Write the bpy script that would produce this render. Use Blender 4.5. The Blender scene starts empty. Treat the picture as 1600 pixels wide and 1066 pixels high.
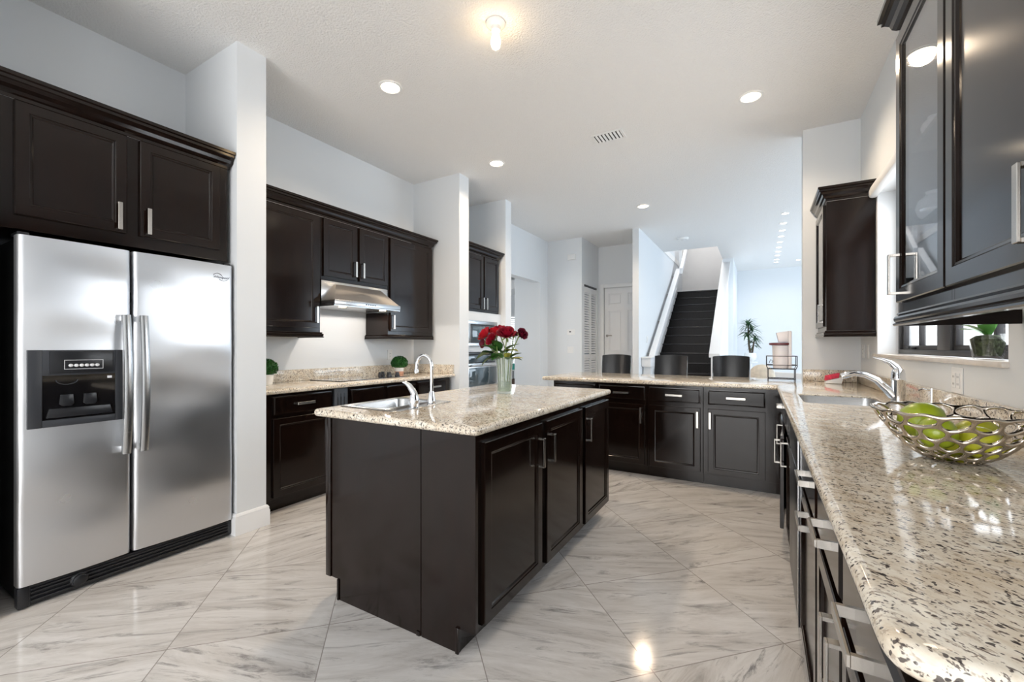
import bpy, bmesh, math, random
from mathutils import Vector, Matrix
random.seed(7)
S = bpy.context.scene
C = S.collection
PI = math.pi
R = math.radians

# ------------------------------------------------------------------ camera, world, exposure
cam = bpy.data.objects.new('camera', bpy.data.cameras.new('camera'))
C.objects.link(cam)
cam.location = (0, 0, 1.225)
cam.rotation_euler = (R(90), 0, 0.526219)
cam.data.sensor_width = 36.0
cam.data.lens = 667.62 / 1600 * 36
cam.data.shift_y = (541.68 - 533) / 1600
cam.data.clip_start = 0.02
S.camera = cam
S.view_settings.view_transform = 'Standard'
S.view_settings.look = 'None'
S.view_settings.exposure = 0.68
S.view_settings.gamma = 1.0
S.view_settings.use_curve_mapping = False
W = bpy.data.worlds.new('world')
S.world = W
W.use_nodes = True
bgn = W.node_tree.nodes['Background']
bgn.inputs[0].default_value = (0.86, 0.93, 1.0, 1)
bgn.inputs[1].default_value = 1.3
S.cycles.max_bounces = 10
S.cycles.diffuse_bounces = 5
S.cycles.glossy_bounces = 5
S.cycles.transmission_bounces = 6
S.cycles.transparent_max_bounces = 10
S.cycles.caustics_reflective = False
S.cycles.caustics_refractive = False
S.cycles.sample_clamp_indirect = 6.0


def area(name, loc, rot, sx, sy, power, col):
    l = bpy.data.lights.new(name, 'AREA')
    l.shape = 'RECTANGLE'
    l.size, l.size_y, l.energy, l.color = sx, sy, power, col
    o = bpy.data.objects.new(name, l)
    C.objects.link(o)
    o.location = loc
    o.rotation_euler = rot
    return o


# daylight at the window and glass door openings, plus two added area lights
area('daylight_patio_door', (-1.2, -3.12, 1.3), (R(-90), 0, PI), 3.2, 2.2, 75, (1.0, 0.97, 0.94))
area('daylight_kitchen_window', (1.05, 3.15, 1.77), (0, R(90), 0), 1.15, 1.85, 20, (0.92, 0.96, 1.0))
area('daylight_living_window', (4.75, 8.6, 1.5), (0, R(90), 0), 2.4, 6.0, 112, (0.68, 0.84, 1.0))
area('side_room_fill', (-5.2, 5.06, 1.6), (R(90), 0, 0), 1.8, 1.4, 15, (0.95, 0.98, 1.0))  # added fill to brighten the opening's jamb; that wall has no window
area('daylight_side_room', (-5.3, 9.5, 1.5), (R(-90), 0, 0), 1.2, 1.2, 16, (0.95, 0.98, 1.0))
area('upper_floor_light', (-1.25, 10.8, 5.9), (0, 0, 0), 0.9, 2.2, 30, (1.0, 0.95, 0.91))  # stands in for the unseen upper-floor light; no opening here


sun = bpy.data.lights.new('sun', 'SUN')
sun.energy = 4.0
sun.angle = R(0.6)
sun.color = (1.0, 0.96, 0.9)
so_ = bpy.data.objects.new('sun', sun)
C.objects.link(so_)
so_.rotation_euler = Vector((0.12, 1.0, -1.55)).to_track_quat('-Z', 'Y').to_euler()


# ------------------------------------------------------------------ materials
def nm(name):
    m = bpy.data.materials.new(name)
    m.use_nodes = True
    nt = m.node_tree
    return m, nt, nt.nodes, nt.links, nt.nodes['Principled BSDF']


def plain(name, col, rough=0.5, metal=0.0, coat=0.0, bump=None, spec=0.5, var=0.0, vscale=4.0, emit=None, alpha=None):
    m, nt, N, L, b = nm(name)
    b.inputs['Base Color'].default_value = (*col, 1)
    b.inputs['Roughness'].default_value = rough
    b.inputs['Metallic'].default_value = metal
    b.inputs['Coat Weight'].default_value = coat
    b.inputs['Coat Roughness'].default_value = 0.08
    b.inputs['Specular IOR Level'].default_value = spec
    tc = N.new('ShaderNodeTexCoord')
    if var:
        n = N.new('ShaderNodeTexNoise')
        n.inputs['Scale'].default_value = vscale
        n.inputs['Detail'].default_value = 4
        L.new(tc.outputs['Object'], n.inputs['Vector'])
        r = N.new('ShaderNodeValToRGB')
        r.color_ramp.elements[0].position = 0.3
        r.color_ramp.elements[1].position = 0.7
        r.color_ramp.elements[0].color = (*[c * (1 - var) for c in col], 1)
        r.color_ramp.elements[1].color = (*[min(1, c * (1 + var)) for c in col], 1)
        L.new(n.outputs['Fac'], r.inputs['Fac'])
        L.new(r.outputs['Color'], b.inputs['Base Color'])
    if bump:
        n = N.new('ShaderNodeTexNoise')
        n.inputs['Scale'].default_value = bump[0]
        n.inputs['Detail'].default_value = 3
        L.new(tc.outputs['Object'], n.inputs['Vector'])
        bp = N.new('ShaderNodeBump')
        bp.inputs['Strength'].default_value = bump[1]
        bp.inputs['Distance'].default_value = bump[2]
        L.new(n.outputs['Fac'], bp.inputs['Height'])
        L.new(bp.outputs['Normal'], b.inputs['Normal'])
    if emit:
        b.inputs['Emission Color'].default_value = (*emit[0], 1)
        b.inputs['Emission Strength'].default_value = emit[1]
    return m


def mat_wood(name, dark, light, rough, spec=0.5):
    m, nt, N, L, b = nm(name)
    tc = N.new('ShaderNodeTexCoord')
    mp = N.new('ShaderNodeMapping')
    mp.inputs['Scale'].default_value = (30, 30, 2.2)
    L.new(tc.outputs['Object'], mp.inputs['Vector'])
    n = N.new('ShaderNodeTexNoise')
    n.inputs['Scale'].default_value = 2.0
    n.inputs['Detail'].default_value = 6
    L.new(mp.outputs['Vector'], n.inputs['Vector'])
    r = N.new('ShaderNodeValToRGB')
    r.color_ramp.elements[0].position = 0.32
    r.color_ramp.elements[1].position = 0.72
    r.color_ramp.elements[0].color = (*dark, 1)
    r.color_ramp.elements[1].color = (*light, 1)
    L.new(n.outputs['Fac'], r.inputs['Fac'])
    L.new(r.outputs['Color'], b.inputs['Base Color'])
    b.inputs['Roughness'].default_value = rough
    b.inputs['Specular IOR Level'].default_value = spec
    b.inputs['IOR'].default_value = 1.43
    return m


def mat_granite():
    m, nt, N, L, b = nm('granite')
    tc = N.new('ShaderNodeTexCoord')
    vr = N.new('ShaderNodeVectorRotate')
    vr.rotation_type = 'Z_AXIS'
    vr.inputs['Angle'].default_value = R(-140)
    L.new(tc.outputs['Object'], vr.inputs['Vector'])
    mp = N.new('ShaderNodeMapping')
    mp.inputs['Scale'].default_value = (1.25, 2.3, 1.8)
    L.new(vr.outputs[0], mp.inputs['Vector'])

    def noise(scale, detail, rough=0.6):
        n = N.new('ShaderNodeTexNoise')
        n.inputs['Scale'].default_value = scale
        n.inputs['Detail'].default_value = detail
        n.inputs['Roughness'].default_value = rough
        L.new(mp.outputs['Vector'], n.inputs['Vector'])
        return n

    def ramp(src, p0, p1, c0, c1):
        r = N.new('ShaderNodeValToRGB')
        r.color_ramp.elements[0].position = p0
        r.color_ramp.elements[1].position = p1
        r.color_ramp.elements[0].color = (*c0, 1)
        r.color_ramp.elements[1].color = (*c1, 1)
        L.new(src.outputs['Fac'], r.inputs['Fac'])
        return r

    def mix(fac, a, bcol):
        x = N.new('ShaderNodeMix')
        x.data_type = 'RGBA'
        L.new(fac.outputs[0], x.inputs[0])
        if hasattr(a, 'outputs'):
            L.new(a.outputs[2] if a.bl_idname == 'ShaderNodeMix' else a.outputs[0], x.inputs[6])
        x.inputs[7].default_value = (*bcol, 1)
        return x
    base = ramp(noise(9, 6, 0.7), 0.36, 0.64, (0.63, 0.53, 0.40), (0.86, 0.81, 0.71))
    a = mix(ramp(noise(40, 3, 0.7), 0.55, 0.64, (0, 0, 0), (0.65, 0.65, 0.65)), base, (0.33, 0.25, 0.185))
    c = mix(ramp(noise(60, 3, 0.6), 0.59, 0.635, (0, 0, 0), (0.85, 0.85, 0.85)), a, (0.075, 0.05, 0.045))
    d = mix(ramp(noise(33, 2), 0.65, 0.68, (0, 0, 0), (0.95, 0.95, 0.95)), c, (0.035, 0.028, 0.03))
    n5 = N.new('ShaderNodeTexNoise')
    n5.inputs['Scale'].default_value = 120
    n5.inputs['Detail'].default_value = 1
    L.new(tc.outputs['Object'], n5.inputs['Vector'])
    e = mix(ramp(n5, 0.64, 0.68, (0, 0, 0), (0.9, 0.9, 0.9)), d, (0.05, 0.04, 0.04))
    L.new(e.outputs[2], b.inputs['Base Color'])
    b.inputs['Roughness'].default_value = 0.07
    b.inputs['Specular IOR Level'].default_value = 0.55
    return m


def mat_floor():
    m, nt, N, L, b = nm('marble_tiles')
    tc = N.new('ShaderNodeTexCoord')
    sp = N.new('ShaderNodeSeparateXYZ')
    L.new(tc.outputs['Object'], sp.inputs[0])

    def mth(op, a, bb=None, cc=None):
        n = N.new('ShaderNodeMath')
        n.operation = op
        for i, v in enumerate((a, bb, cc)):
            if v is None:
                continue
            if isinstance(v, (int, float)):
                n.inputs[i].default_value = v
            else:
                L.new(v, n.inputs[i])
        return n.outputs[0]
    T = 0.611
    u = mth('DIVIDE', mth('SUBTRACT', mth('MULTIPLY', mth('ADD', sp.outputs[0], sp.outputs[1]), 0.70711), -0.296), T)
    v = mth('DIVIDE', mth('SUBTRACT', mth('MULTIPLY', mth('SUBTRACT', sp.outputs[1], sp.outputs[0]), 0.70711), 2.026), T)
    iu, iv = mth('FLOOR', u), mth('FLOOR', v)
    fu, fv = mth('FRACT', u), mth('FRACT', v)
    du = mth('MINIMUM', fu, mth('SUBTRACT', 1.0, fu))
    dv = mth('MINIMUM', fv, mth('SUBTRACT', 1.0, fv))
    gd = mth('MINIMUM', du, dv)
    grout = mth('LESS_THAN', gd, 0.0035)
    cid = N.new('ShaderNodeCombineXYZ')
    L.new(iu, cid.inputs[0])
    L.new(iv, cid.inputs[1])
    wn = N.new('ShaderNodeTexWhiteNoise')
    wn.noise_dimensions = '3D'
    L.new(cid.outputs[0], wn.inputs['Vector'])
    off = N.new('ShaderNodeVectorMath')
    off.operation = 'SCALE'
    off.inputs['Scale'].default_value = 40
    L.new(wn.outputs['Color'], off.inputs[0])
    # every tile turned a little its own way before the veins are laid on it
    ang = mth('MULTIPLY', wn.outputs['Value'], -1.25)
    vr = N.new('ShaderNodeVectorRotate')
    vr.rotation_type = 'Z_AXIS'
    L.new(tc.outputs['Object'], vr.inputs['Vector'])
    L.new(mth('ADD', ang, -0.25), vr.inputs['Angle'])
    ad = N.new('ShaderNodeVectorMath')
    ad.operation = 'ADD'
    L.new(vr.outputs[0], ad.inputs[0])
    L.new(off.outputs[0], ad.inputs[1])
    mp = N.new('ShaderNodeMapping')
    mp.inputs['Scale'].default_value = (1.3, 8.0, 1)
    L.new(ad.outputs[0], mp.inputs['Vector'])

    def noise(scale, detail, dist=0.0, rough=0.6):
        n = N.new('ShaderNodeTexNoise')
        n.inputs['Scale'].default_value = scale
        n.inputs['Detail'].default_value = detail
        n.inputs['Roughness'].default_value = rough
        n.inputs['Distortion'].default_value = dist
        L.new(mp.outputs[0], n.inputs['Vector'])
        return n.outputs['Fac']

    def ramp(src, els):
        r = N.new('ShaderNodeValToRGB')
        while len(r.color_ramp.elements) < len(els):
            r.color_ramp.elements.new(0.5)
        for e, (p, c) in zip(r.color_ramp.elements, els):
            e.position = p
            e.color = (*c, 1)
        L.new(src, r.inputs['Fac'])
        return r.outputs[0]
    base = ramp(noise(1.3, 9, 0.8, 0.72), [(0.28, (0.40, 0.37, 0.345)), (0.44, (0.60, 0.575, 0.55)), (0.60, (0.71, 0.69, 0.67))])
    vein = ramp(noise(2.0, 12, 1.1, 0.75), [(0.54, (0, 0, 0)), (0.61, (0.5, 0.5, 0.5)), (0.68, (0.95, 0.95, 0.95))])
    x = N.new('ShaderNodeMix')
    x.data_type = 'RGBA'
    L.new(vein, x.inputs[0])
    L.new(base, x.inputs[6])
    x.inputs[7].default_value = (0.22, 0.205, 0.20, 1)
    y = N.new('ShaderNodeMix')
    y.data_type = 'RGBA'
    L.new(grout, y.inputs[0])
    L.new(x.outputs[2], y.inputs[6])
    y.inputs[7].default_value = (0.33, 0.30, 0.28, 1)
    L.new(y.outputs[2], b.inputs['Base Color'])
    b.inputs['Roughness'].default_value = 0.11
    b.inputs['Specular IOR Level'].default_value = 0.45
    return m


def mat_steel(name, col, rough, aniso=0.0, brush=(2, 2, 400), bump=0.0, wav=0.0):
    m, nt, N, L, b = nm(name)
    b.inputs['Base Color'].default_value = (*col, 1)
    b.inputs['Metallic'].default_value = 1.0
    b.inputs['Roughness'].default_value = rough
    b.inputs['Anisotropic'].default_value = aniso
    tc = N.new('ShaderNodeTexCoord')
    mp = N.new('ShaderNodeMapping')
    mp.inputs['Scale'].default_value = brush
    L.new(tc.outputs['Object'], mp.inputs['Vector'])
    n = N.new('ShaderNodeTexNoise')
    n.inputs['Scale'].default_value = 1.0
    n.inputs['Detail'].default_value = 2
    L.new(mp.outputs[0], n.inputs['Vector'])
    r = N.new('ShaderNodeMapRange')
    r.inputs['To Min'].default_value = rough * 0.8
    r.inputs['To Max'].default_value = rough * 1.25
    L.new(n.outputs['Fac'], r.inputs['Value'])
    L.new(r.outputs[0], b.inputs['Roughness'])
    if wav:
        w = N.new('ShaderNodeTexNoise')
        w.inputs['Scale'].default_value = 1.0
        w.inputs['Detail'].default_value = 1
        mw_ = N.new('ShaderNodeMapping')
        mw_.inputs['Scale'].default_value = (1.0, 0.5, 4.0)
        L.new(tc.outputs['Object'], mw_.inputs['Vector'])
        L.new(mw_.outputs[0], w.inputs['Vector'])
        bp = N.new('ShaderNodeBump')
        bp.inputs['Strength'].default_value = 1.0
        bp.inputs['Distance'].default_value = wav
        L.new(w.outputs['Fac'], bp.inputs['Height'])
        L.new(bp.outputs['Normal'], b.inputs['Normal'])
    return m


def mat_glass(name, tint=(1, 1, 1), refl=1.0, haze=0.0):
    """thin glass sheet: fresnel mirror over clear, optionally a milky share"""
    m, nt, N, L, b = nm(name)
    N.remove(b)
    out = N['Material Output']
    fr = N.new('ShaderNodeFresnel')
    ge = N.new('ShaderNodeNewGeometry')
    mr = N.new('ShaderNodeMapRange')          # same reflectance from both sides of the sheet
    mr.inputs['To Min'].default_value = 1.5
    mr.inputs['To Max'].default_value = 1 / 1.5
    L.new(ge.outputs['Backfacing'], mr.inputs['Value'])
    L.new(mr.outputs[0], fr.inputs['IOR'])
    tr = N.new('ShaderNodeBsdfTransparent')
    tr.inputs[0].default_value = (*tint, 1)
    gl = N.new('ShaderNodeBsdfGlossy')
    gl.inputs['Roughness'].default_value = 0.02
    mx = N.new('ShaderNodeMixShader')
    mul = N.new('ShaderNodeMath')
    mul.operation = 'MULTIPLY'
    mul.use_clamp = True
    mul.inputs[1].default_value = refl
    L.new(fr.outputs[0], mul.inputs[0])
    L.new(mul.outputs[0], mx.inputs[0])
    if haze:
        df = N.new('ShaderNodeBsdfTranslucent')
        df.inputs[0].default_value = (0.85, 0.9, 0.88, 1)
        d2 = N.new('ShaderNodeBsdfDiffuse')
        d2.inputs[0].default_value = (0.8, 0.86, 0.84, 1)
        a = N.new('ShaderNodeMixShader')
        a.inputs[0].default_value = 0.5
        L.new(df.outputs[0], a.inputs[1])
        L.new(d2.outputs[0], a.inputs[2])
        h = N.new('ShaderNodeMixShader')
        h.inputs[0].default_value = haze
        L.new(tr.outputs[0], h.inputs[1])
        L.new(a.outputs[0], h.inputs[2])
        L.new(h.outputs[0], mx.inputs[1])
    else:
        L.new(tr.outputs[0], mx.inputs[1])
    L.new(gl.outputs[0], mx.inputs[2])
    L.new(mx.outputs[0], out.inputs['Surface'])
    return m


M = {}
M['wall'] = plain('wall_paint', (0.745, 0.772, 0.795), 0.85, bump=(160, 0.15, 0.002))
M['ceil'] = plain('ceiling_paint', (0.85, 0.845, 0.835), 0.95, bump=(80, 0.9, 0.008))
M['trim'] = plain('white_trim_paint', (0.83, 0.84, 0.85), 0.4)
M['floor'] = mat_floor()
M['wood'] = mat_wood('espresso_wood', (0.0050, 0.0026, 0.0019), (0.0125, 0.0060, 0.0040), 0.13)
M['woodin'] = mat_wood('espresso_wood_inside', (0.02, 0.013, 0.01), (0.035, 0.022, 0.016), 0.5)
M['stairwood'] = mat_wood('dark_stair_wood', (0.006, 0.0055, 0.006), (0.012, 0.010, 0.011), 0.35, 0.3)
M['treadlit'] = mat_wood('lit_tread_wood', (0.016, 0.015, 0.017), (0.030, 0.028, 0.031), 0.25, 0.5)  # stair wood made lighter to paint the light caught on tread edges
M['granite'] = mat_granite()
M['steel'] = mat_steel('brushed_steel', (0.70, 0.71, 0.73), 0.29, 0.85, (3, 3, 3))
M['hoodsteel'] = mat_steel('hood_steel', (0.40, 0.38, 0.36), 0.30, 0.5, (3, 3, 3))  # canopy colour darkened and browned to stand in for the reflected floor
M['steel2'] = mat_steel('satin_steel', (0.56, 0.57, 0.58), 0.24, 0.3)
M['nickel'] = plain('satin_nickel', (0.56, 0.53, 0.49), 0.24, 1.0, var=0.03)
M['chrome'] = plain('chrome', (0.86, 0.87, 0.89), 0.05, 1.0)
M['bowlmetal'] = plain('champagne_metal', (0.62, 0.55, 0.47), 0.16, 1.0, var=0.1, vscale=20)
M['black'] = plain('black_plastic', (0.012, 0.013, 0.016), 0.28, var=0.1)
M['blackmat'] = plain('black_matte', (0.008, 0.008, 0.009), 0.6, var=0.1)
M['greyplastic'] = plain('dark_grey_plastic', (0.030, 0.033, 0.040), 0.4, var=0.1)
M['blackglass'] = plain('black_glass', (0.006, 0.006, 0.007), 0.03, coat=1.0, var=0.05)
M['ovenglass'] = plain('dark_blue_oven_glass', (0.05, 0.075, 0.09), 0.05, coat=1.0, var=0.1)
M['white'] = plain('white_plastic', (0.82, 0.82, 0.81), 0.35, var=0.02)
M['whitec'] = plain('white_ceramic', (0.8, 0.8, 0.79), 0.2, coat=0.5, var=0.02)
M['button'] = plain('pale_button', (0.75, 0.76, 0.78), 0.3, var=0.02)
M['copper'] = plain('copper_band', (0.62, 0.36, 0.26), 0.35, 0.5, var=0.05)
M['glass'] = mat_glass('clear_glass')
M['cabglass'] = mat_glass('cabinet_glass', (0.8, 0.82, 0.85), 1.5)
M['vaseglass'] = mat_glass('ribbed_vase_glass', (0.95, 0.98, 0.97), 1.0, 0.20)
M['water'] = mat_glass('vase_water', (0.72, 0.78, 0.62), 0.6, 0.25)
M['frame'] = plain('dark_bronze_frame', (0.022, 0.022, 0.025), 0.4, var=0.08)
M['marble'] = plain('cream_marble_sill', (0.72, 0.66, 0.60), 0.25, var=0.12, vscale=9)
M['rose'] = plain('deep_red_petal', (0.30, 0.004, 0.022), 0.5, var=0.35, vscale=30)
M['rose2'] = plain('bright_red_petal', (0.50, 0.006, 0.02), 0.5, var=0.3, vscale=30)
M['rose3'] = plain('dark_maroon_petal', (0.13, 0.004, 0.02), 0.5, var=0.35, vscale=30)
M['leaf'] = plain('rose_leaf_green', (0.035, 0.115, 0.022), 0.45, var=0.45, vscale=25)
M['leafy'] = plain('yellow_green_leaf', (0.42, 0.42, 0.05), 0.45, var=0.3, vscale=25)
M['stem'] = plain('green_stem', (0.16, 0.22, 0.06), 0.5, var=0.3, vscale=15)
M['boxwood'] = plain('boxwood_leaf', (0.012, 0.10, 0.012), 0.5, var=0.5, vscale=60)
M['dracaena'] = plain('dracaena_leaf', (0.028, 0.085, 0.028), 0.4, var=0.55, vscale=15)
M['orchidleaf'] = plain('orchid_leaf', (0.10, 0.30, 0.06), 0.35, var=0.3, vscale=12)
M['bark'] = plain('brown_bark', (0.07, 0.05, 0.03), 0.8, var=0.4, vscale=40, bump=(60, 0.5, 0.004))
M['moss'] = plain('dark_moss', (0.035, 0.045, 0.02), 0.9, var=0.7, vscale=55, bump=(70, 0.9, 0.01))
M['fruitg'] = plain('green_fruit_skin', (0.36, 0.45, 0.02), 0.35, coat=0.3, var=0.3, vscale=9)
M['fruity'] = plain('yellow_green_fruit_skin', (0.56, 0.56, 0.03), 0.35, coat=0.3, var=0.25, vscale=10)
M['leather'] = plain('black_leather', (0.004, 0.0045, 0.006), 0.22, spec=0.45, var=0.15, bump=(140, 0.12, 0.002))
M['pink'] = plain('pale_pink_plastic', (0.78, 0.74, 0.745), 0.4, var=0.03)
M['maroon'] = plain('dark_red_lid', (0.12, 0.02, 0.025), 0.3, var=0.1)
M['cream'] = plain('cream_fabric', (0.72, 0.64, 0.53), 0.95, var=0.12, vscale=18, bump=(200, 0.3, 0.002))
M['whitefab'] = plain('white_fabric', (0.8, 0.79, 0.78), 0.95, var=0.03, bump=(200, 0.3, 0.002))
M['red'] = plain('red_sponge', (0.72, 0.05, 0.10), 0.8, var=0.3, vscale=60)
M['teal'] = plain('teal_plastic', (0.05, 0.36, 0.30), 0.4, var=0.1)
M['brownfab'] = plain('brown_wicker', (0.12, 0.08, 0.06), 0.8, var=0.4, vscale=40)
M['logo'] = plain('dark_logo_ink', (0.06, 0.06, 0.07), 0.4, var=0.05)
M['wire'] = plain('dark_wire', (0.06, 0.055, 0.06), 0.4, 0.8, var=0.1)
M['lampw'] = plain('warm_lamp_lens', (1, 0.9, 0.75), 0.4, emit=((1.0, 0.84, 0.62), 7.0), var=0.01)
M['bulb'] = plain('warm_bulb_glass', (1, 0.9, 0.75), 0.4, emit=((1.0, 0.70, 0.38), 18.0), var=0.01)
M['lampc'] = plain('cool_lamp_lens', (1, 0.97, 0.93), 0.4, emit=((1.0, 0.97, 0.93), 6.0), var=0.01)
M['hoodlamp'] = plain('hood_lamp_lens', (1, 0.9, 0.7), 0.4, emit=((1.0, 0.80, 0.50), 5.0), var=0.01)
M['blind'] = plain('white_blind_slats', (0.80, 0.80, 0.80), 0.6, var=0.02)
M['stucco'] = plain('pale_stucco', (0.78, 0.77, 0.75), 0.95, var=0.03, bump=(60, 0.5, 0.006))
M['grass'] = plain('outdoor_paving', (0.55, 0.53, 0.50), 0.95, var=0.1)
M['gap'] = plain('dark_gap', (0.004, 0.004, 0.004), 0.8, var=0.05)


# ------------------------------------------------------------------ mesh builder
class MB:
    def __init__(self):
        self.bm = bmesh.new()

    def faces(self, pts, fs):
        vs = [self.bm.verts.new(p) for p in pts]
        out = []
        for f in fs:
            try:
                out.append(self.bm.faces.new([vs[i] for i in f]))
            except ValueError:
                pass
        return vs

    def box(self, x0, x1, y0, y1, z0, z1, b=0.0, seg=2):
        x0, x1 = sorted((x0, x1)); y0, y1 = sorted((y0, y1)); z0, z1 = sorted((z0, z1))
        p = [(x0, y0, z0), (x1, y0, z0), (x1, y1, z0), (x0, y1, z0), (x0, y0, z1), (x1, y0, z1), (x1, y1, z1), (x0, y1, z1)]
        vs = self.faces(p, [(3, 2, 1, 0), (4, 5, 6, 7), (0, 1, 5, 4), (1, 2, 6, 5), (2, 3, 7, 6), (3, 0, 4, 7)])
        if b:
            es = {e for v in vs for e in v.link_edges}
            bmesh.ops.bevel(self.bm, geom=list(es), offset=b, segments=seg, affect='EDGES', profile=0.5)
        return self

    def hexa(self, p):
        self.faces(p, [(3, 2, 1, 0), (4, 5, 6, 7), (0, 1, 5, 4), (1, 2, 6, 5), (2, 3, 7, 6), (3, 0, 4, 7)])
        return self

    def prism(self, poly, axis, a, b, bev=0.0, seg=3):
        """poly in the two other axes: x -> (y,z), y -> (x,z), z -> (x,y)"""
        def P(q, t):
            return {'x': (t, q[0], q[1]), 'y': (q[0], t, q[1]), 'z': (q[0], q[1], t)}[axis]
        n = len(poly)
        v = [self.bm.verts.new(P(q, a)) for q in poly] + [self.bm.verts.new(P(q, b)) for q in poly]
        f0 = self.bm.faces.new(v[:n][::-1]); f1 = self.bm.faces.new(v[n:])
        for i in range(n):
            self.bm.faces.new((v[i], v[(i + 1) % n], v[n + (i + 1) % n], v[n + i]))
        if bev:
            es = list(f0.edges) + list(f1.edges)
            bmesh.ops.bevel(self.bm, geom=es, offset=bev, segments=seg, affect='EDGES', profile=0.5)
        return self

    def rings(self, rs, cap0=True, cap1=True, closed=True):
        vv = [[self.bm.verts.new(p) for p in r] for r in rs]
        n = len(vv[0])
        for a, b in zip(vv, vv[1:]):
            for i in range(n if closed else n - 1):
                j = (i + 1) % n
                try:
                    self.bm.faces.new((a[i], a[j], b[j], b[i]))
                except ValueError:
                    pass
        if cap0 and closed:
            self.bm.faces.new(vv[0][::-1])
        if cap1 and closed:
            self.bm.faces.new(vv[-1])
        return self

    def lathe(self, prof, c, n=24, cap0=True, cap1=True, sx=1.0, sy=1.0, flute=0.0, nf=0):
        rs = []
        for r, z in prof:
            ring = []
            for i in range(n):
                a = 2 * PI * i / n
                rr = max(r, 1e-4) * (1 + flute * math.cos(nf * a))
                ring.append((c[0] + rr * math.cos(a) * sx, c[1] + rr * math.sin(a) * sy, c[2] + z))
            rs.append(ring)
        return self.rings(rs, cap0, cap1)

    def tube(self, pts, r, n=8, caps=True):
        pts = [Vector(p) for p in pts]
        k = len(pts)
        rs = r if isinstance(r, (list, tuple)) else [r] * k
        t0 = (pts[1] - pts[0]).normalized()
        ref = Vector((0, 0, 1)) if abs(t0.z) < 0.9 else Vector((1, 0, 0))
        nrm = t0.cross(ref).normalized()
        out = []
        for i, p in enumerate(pts):
            if i == 0:
                t = pts[1] - pts[0]
            elif i == k - 1:
                t = pts[-1] - pts[-2]
            else:
                t = (pts[i + 1] - pts[i]).normalized() + (pts[i] - pts[i - 1]).normalized()
            t = t.normalized()
            nrm = (nrm - t * nrm.dot(t)).normalized()
            bn = t.cross(nrm)
            out.append([p + (nrm * math.cos(2 * PI * j / n) + bn * math.sin(2 * PI * j / n)) * rs[i] for j in range(n)])
        return self.rings(out, caps, caps)

    def ell(self, c, rx, ry, rz, nu=16, nv=10, rot=None, taper=0.0):
        rs = []
        c = Vector(c)
        for j in range(nv + 1):
            th = PI * j / nv
            ring = []
            for i in range(nu):
                a = 2 * PI * i / nu
                s = max(math.sin(th), 0.01)
                f = 1 + taper * math.cos(th)
                p = Vector((rx * s * math.cos(a) * f, ry * s * math.sin(a) * f, -rz * math.cos(th)))
                if rot:
                    p = rot @ p
                ring.append(c + p)
            rs.append(ring)
        return self.rings(rs)

    def sweep(self, prof, path, z, side=1):
        """profile (out, up) swept along a plan path; outwards = right hand of travel * side"""
        P = [Vector(p) for p in path]
        k = len(P)
        rs = []
        for i in range(k):
            ds = []
            if i > 0:
                ds.append((P[i] - P[i - 1]).normalized())
            if i < k - 1:
                ds.append((P[i + 1] - P[i]).normalized())
            ns = [Vector((d.y, -d.x)) * side for d in ds]
            if len(ns) == 2:
                m = (ns[0] + ns[1]).normalized()
                m = m / max(0.2, m.dot(ns[0]))
            else:
                m = ns[0]
            rs.append([(P[i].x + m.x * o, P[i].y + m.y * o, z + u) for o, u in prof])
        return self.rings(rs)

    def merge(self, other):
        me = bpy.data.meshes.new('tmp'); other.bm.to_mesh(me); self.bm.from_mesh(me); bpy.data.meshes.remove(me)


def root_of(o):
    while o.parent:
        o = o.parent
    return o


def obj(name, mb, mat, parent=None, smooth=35, kind=None, label=None):
    bm = mb.bm
    bmesh.ops.recalc_face_normals(bm, faces=bm.faces[:])
    if parent:
        off = root_of(parent).location
        bmesh.ops.translate(bm, verts=bm.verts[:], vec=-Vector(off))
    me = bpy.data.meshes.new(name)
    bm.to_mesh(me)
    bm.free()
    if smooth:
        for p in me.polygons:
            p.use_smooth = True
        me.set_sharp_from_angle(angle=R(smooth))
    me.materials.append(M[mat] if isinstance(mat, str) else mat)
    o = bpy.data.objects.new(name, me)
    C.objects.link(o)
    if parent:
        o.parent = parent
    if kind:
        o['kind'] = kind
    if label:
        o['label'] = label
    return o


def struct(name, mb, mat, parent=None, smooth=0):
    return obj(name, mb, mat, parent, smooth, kind=None if parent else 'structure')


def thing(name, label, cat, loc, group=None):
    o = bpy.data.objects.new(name, None)
    C.objects.link(o)
    o.empty_display_size = 0.1
    o.location = loc
    o['label'] = label
    o['category'] = cat
    if group:
        o['group'] = group
    return o


def tag(o, label, cat, group=None):
    o['label'] = label
    o['category'] = cat
    if group:
        o['group'] = group
    return o


def single(name, mb, mat, label, cat, loc, group=None, smooth=35):
    """a thing that is one mesh; its origin is put at loc"""
    bmesh.ops.translate(mb.bm, verts=mb.bm.verts[:], vec=-Vector(loc))
    o = obj(name, mb, mat, None, smooth)
    o.location = loc
    return tag(o, label, cat, group)


def boolean_cut(o, cutters):
    for mb in cutters:
        bmesh.ops.recalc_face_normals(mb.bm, faces=mb.bm.faces[:])
        me = bpy.data.meshes.new('cut'); mb.bm.to_mesh(me); mb.bm.free()
        c = bpy.data.objects.new('cut', me); C.objects.link(c)
        md = o.modifiers.new('b', 'BOOLEAN'); md.operation = 'DIFFERENCE'; md.object = c; md.solver = 'EXACT'
        dg = bpy.context.evaluated_depsgraph_get()
        new = bpy.data.meshes.new_from_object(o.evaluated_get(dg))
        o.modifiers.clear()
        new.name = o.data.name
        o.data = new
        bpy.data.objects.remove(c)
    for p in o.data.polygons:
        p.use_smooth = True
    o.data.set_sharp_from_angle(angle=R(35))


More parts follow.
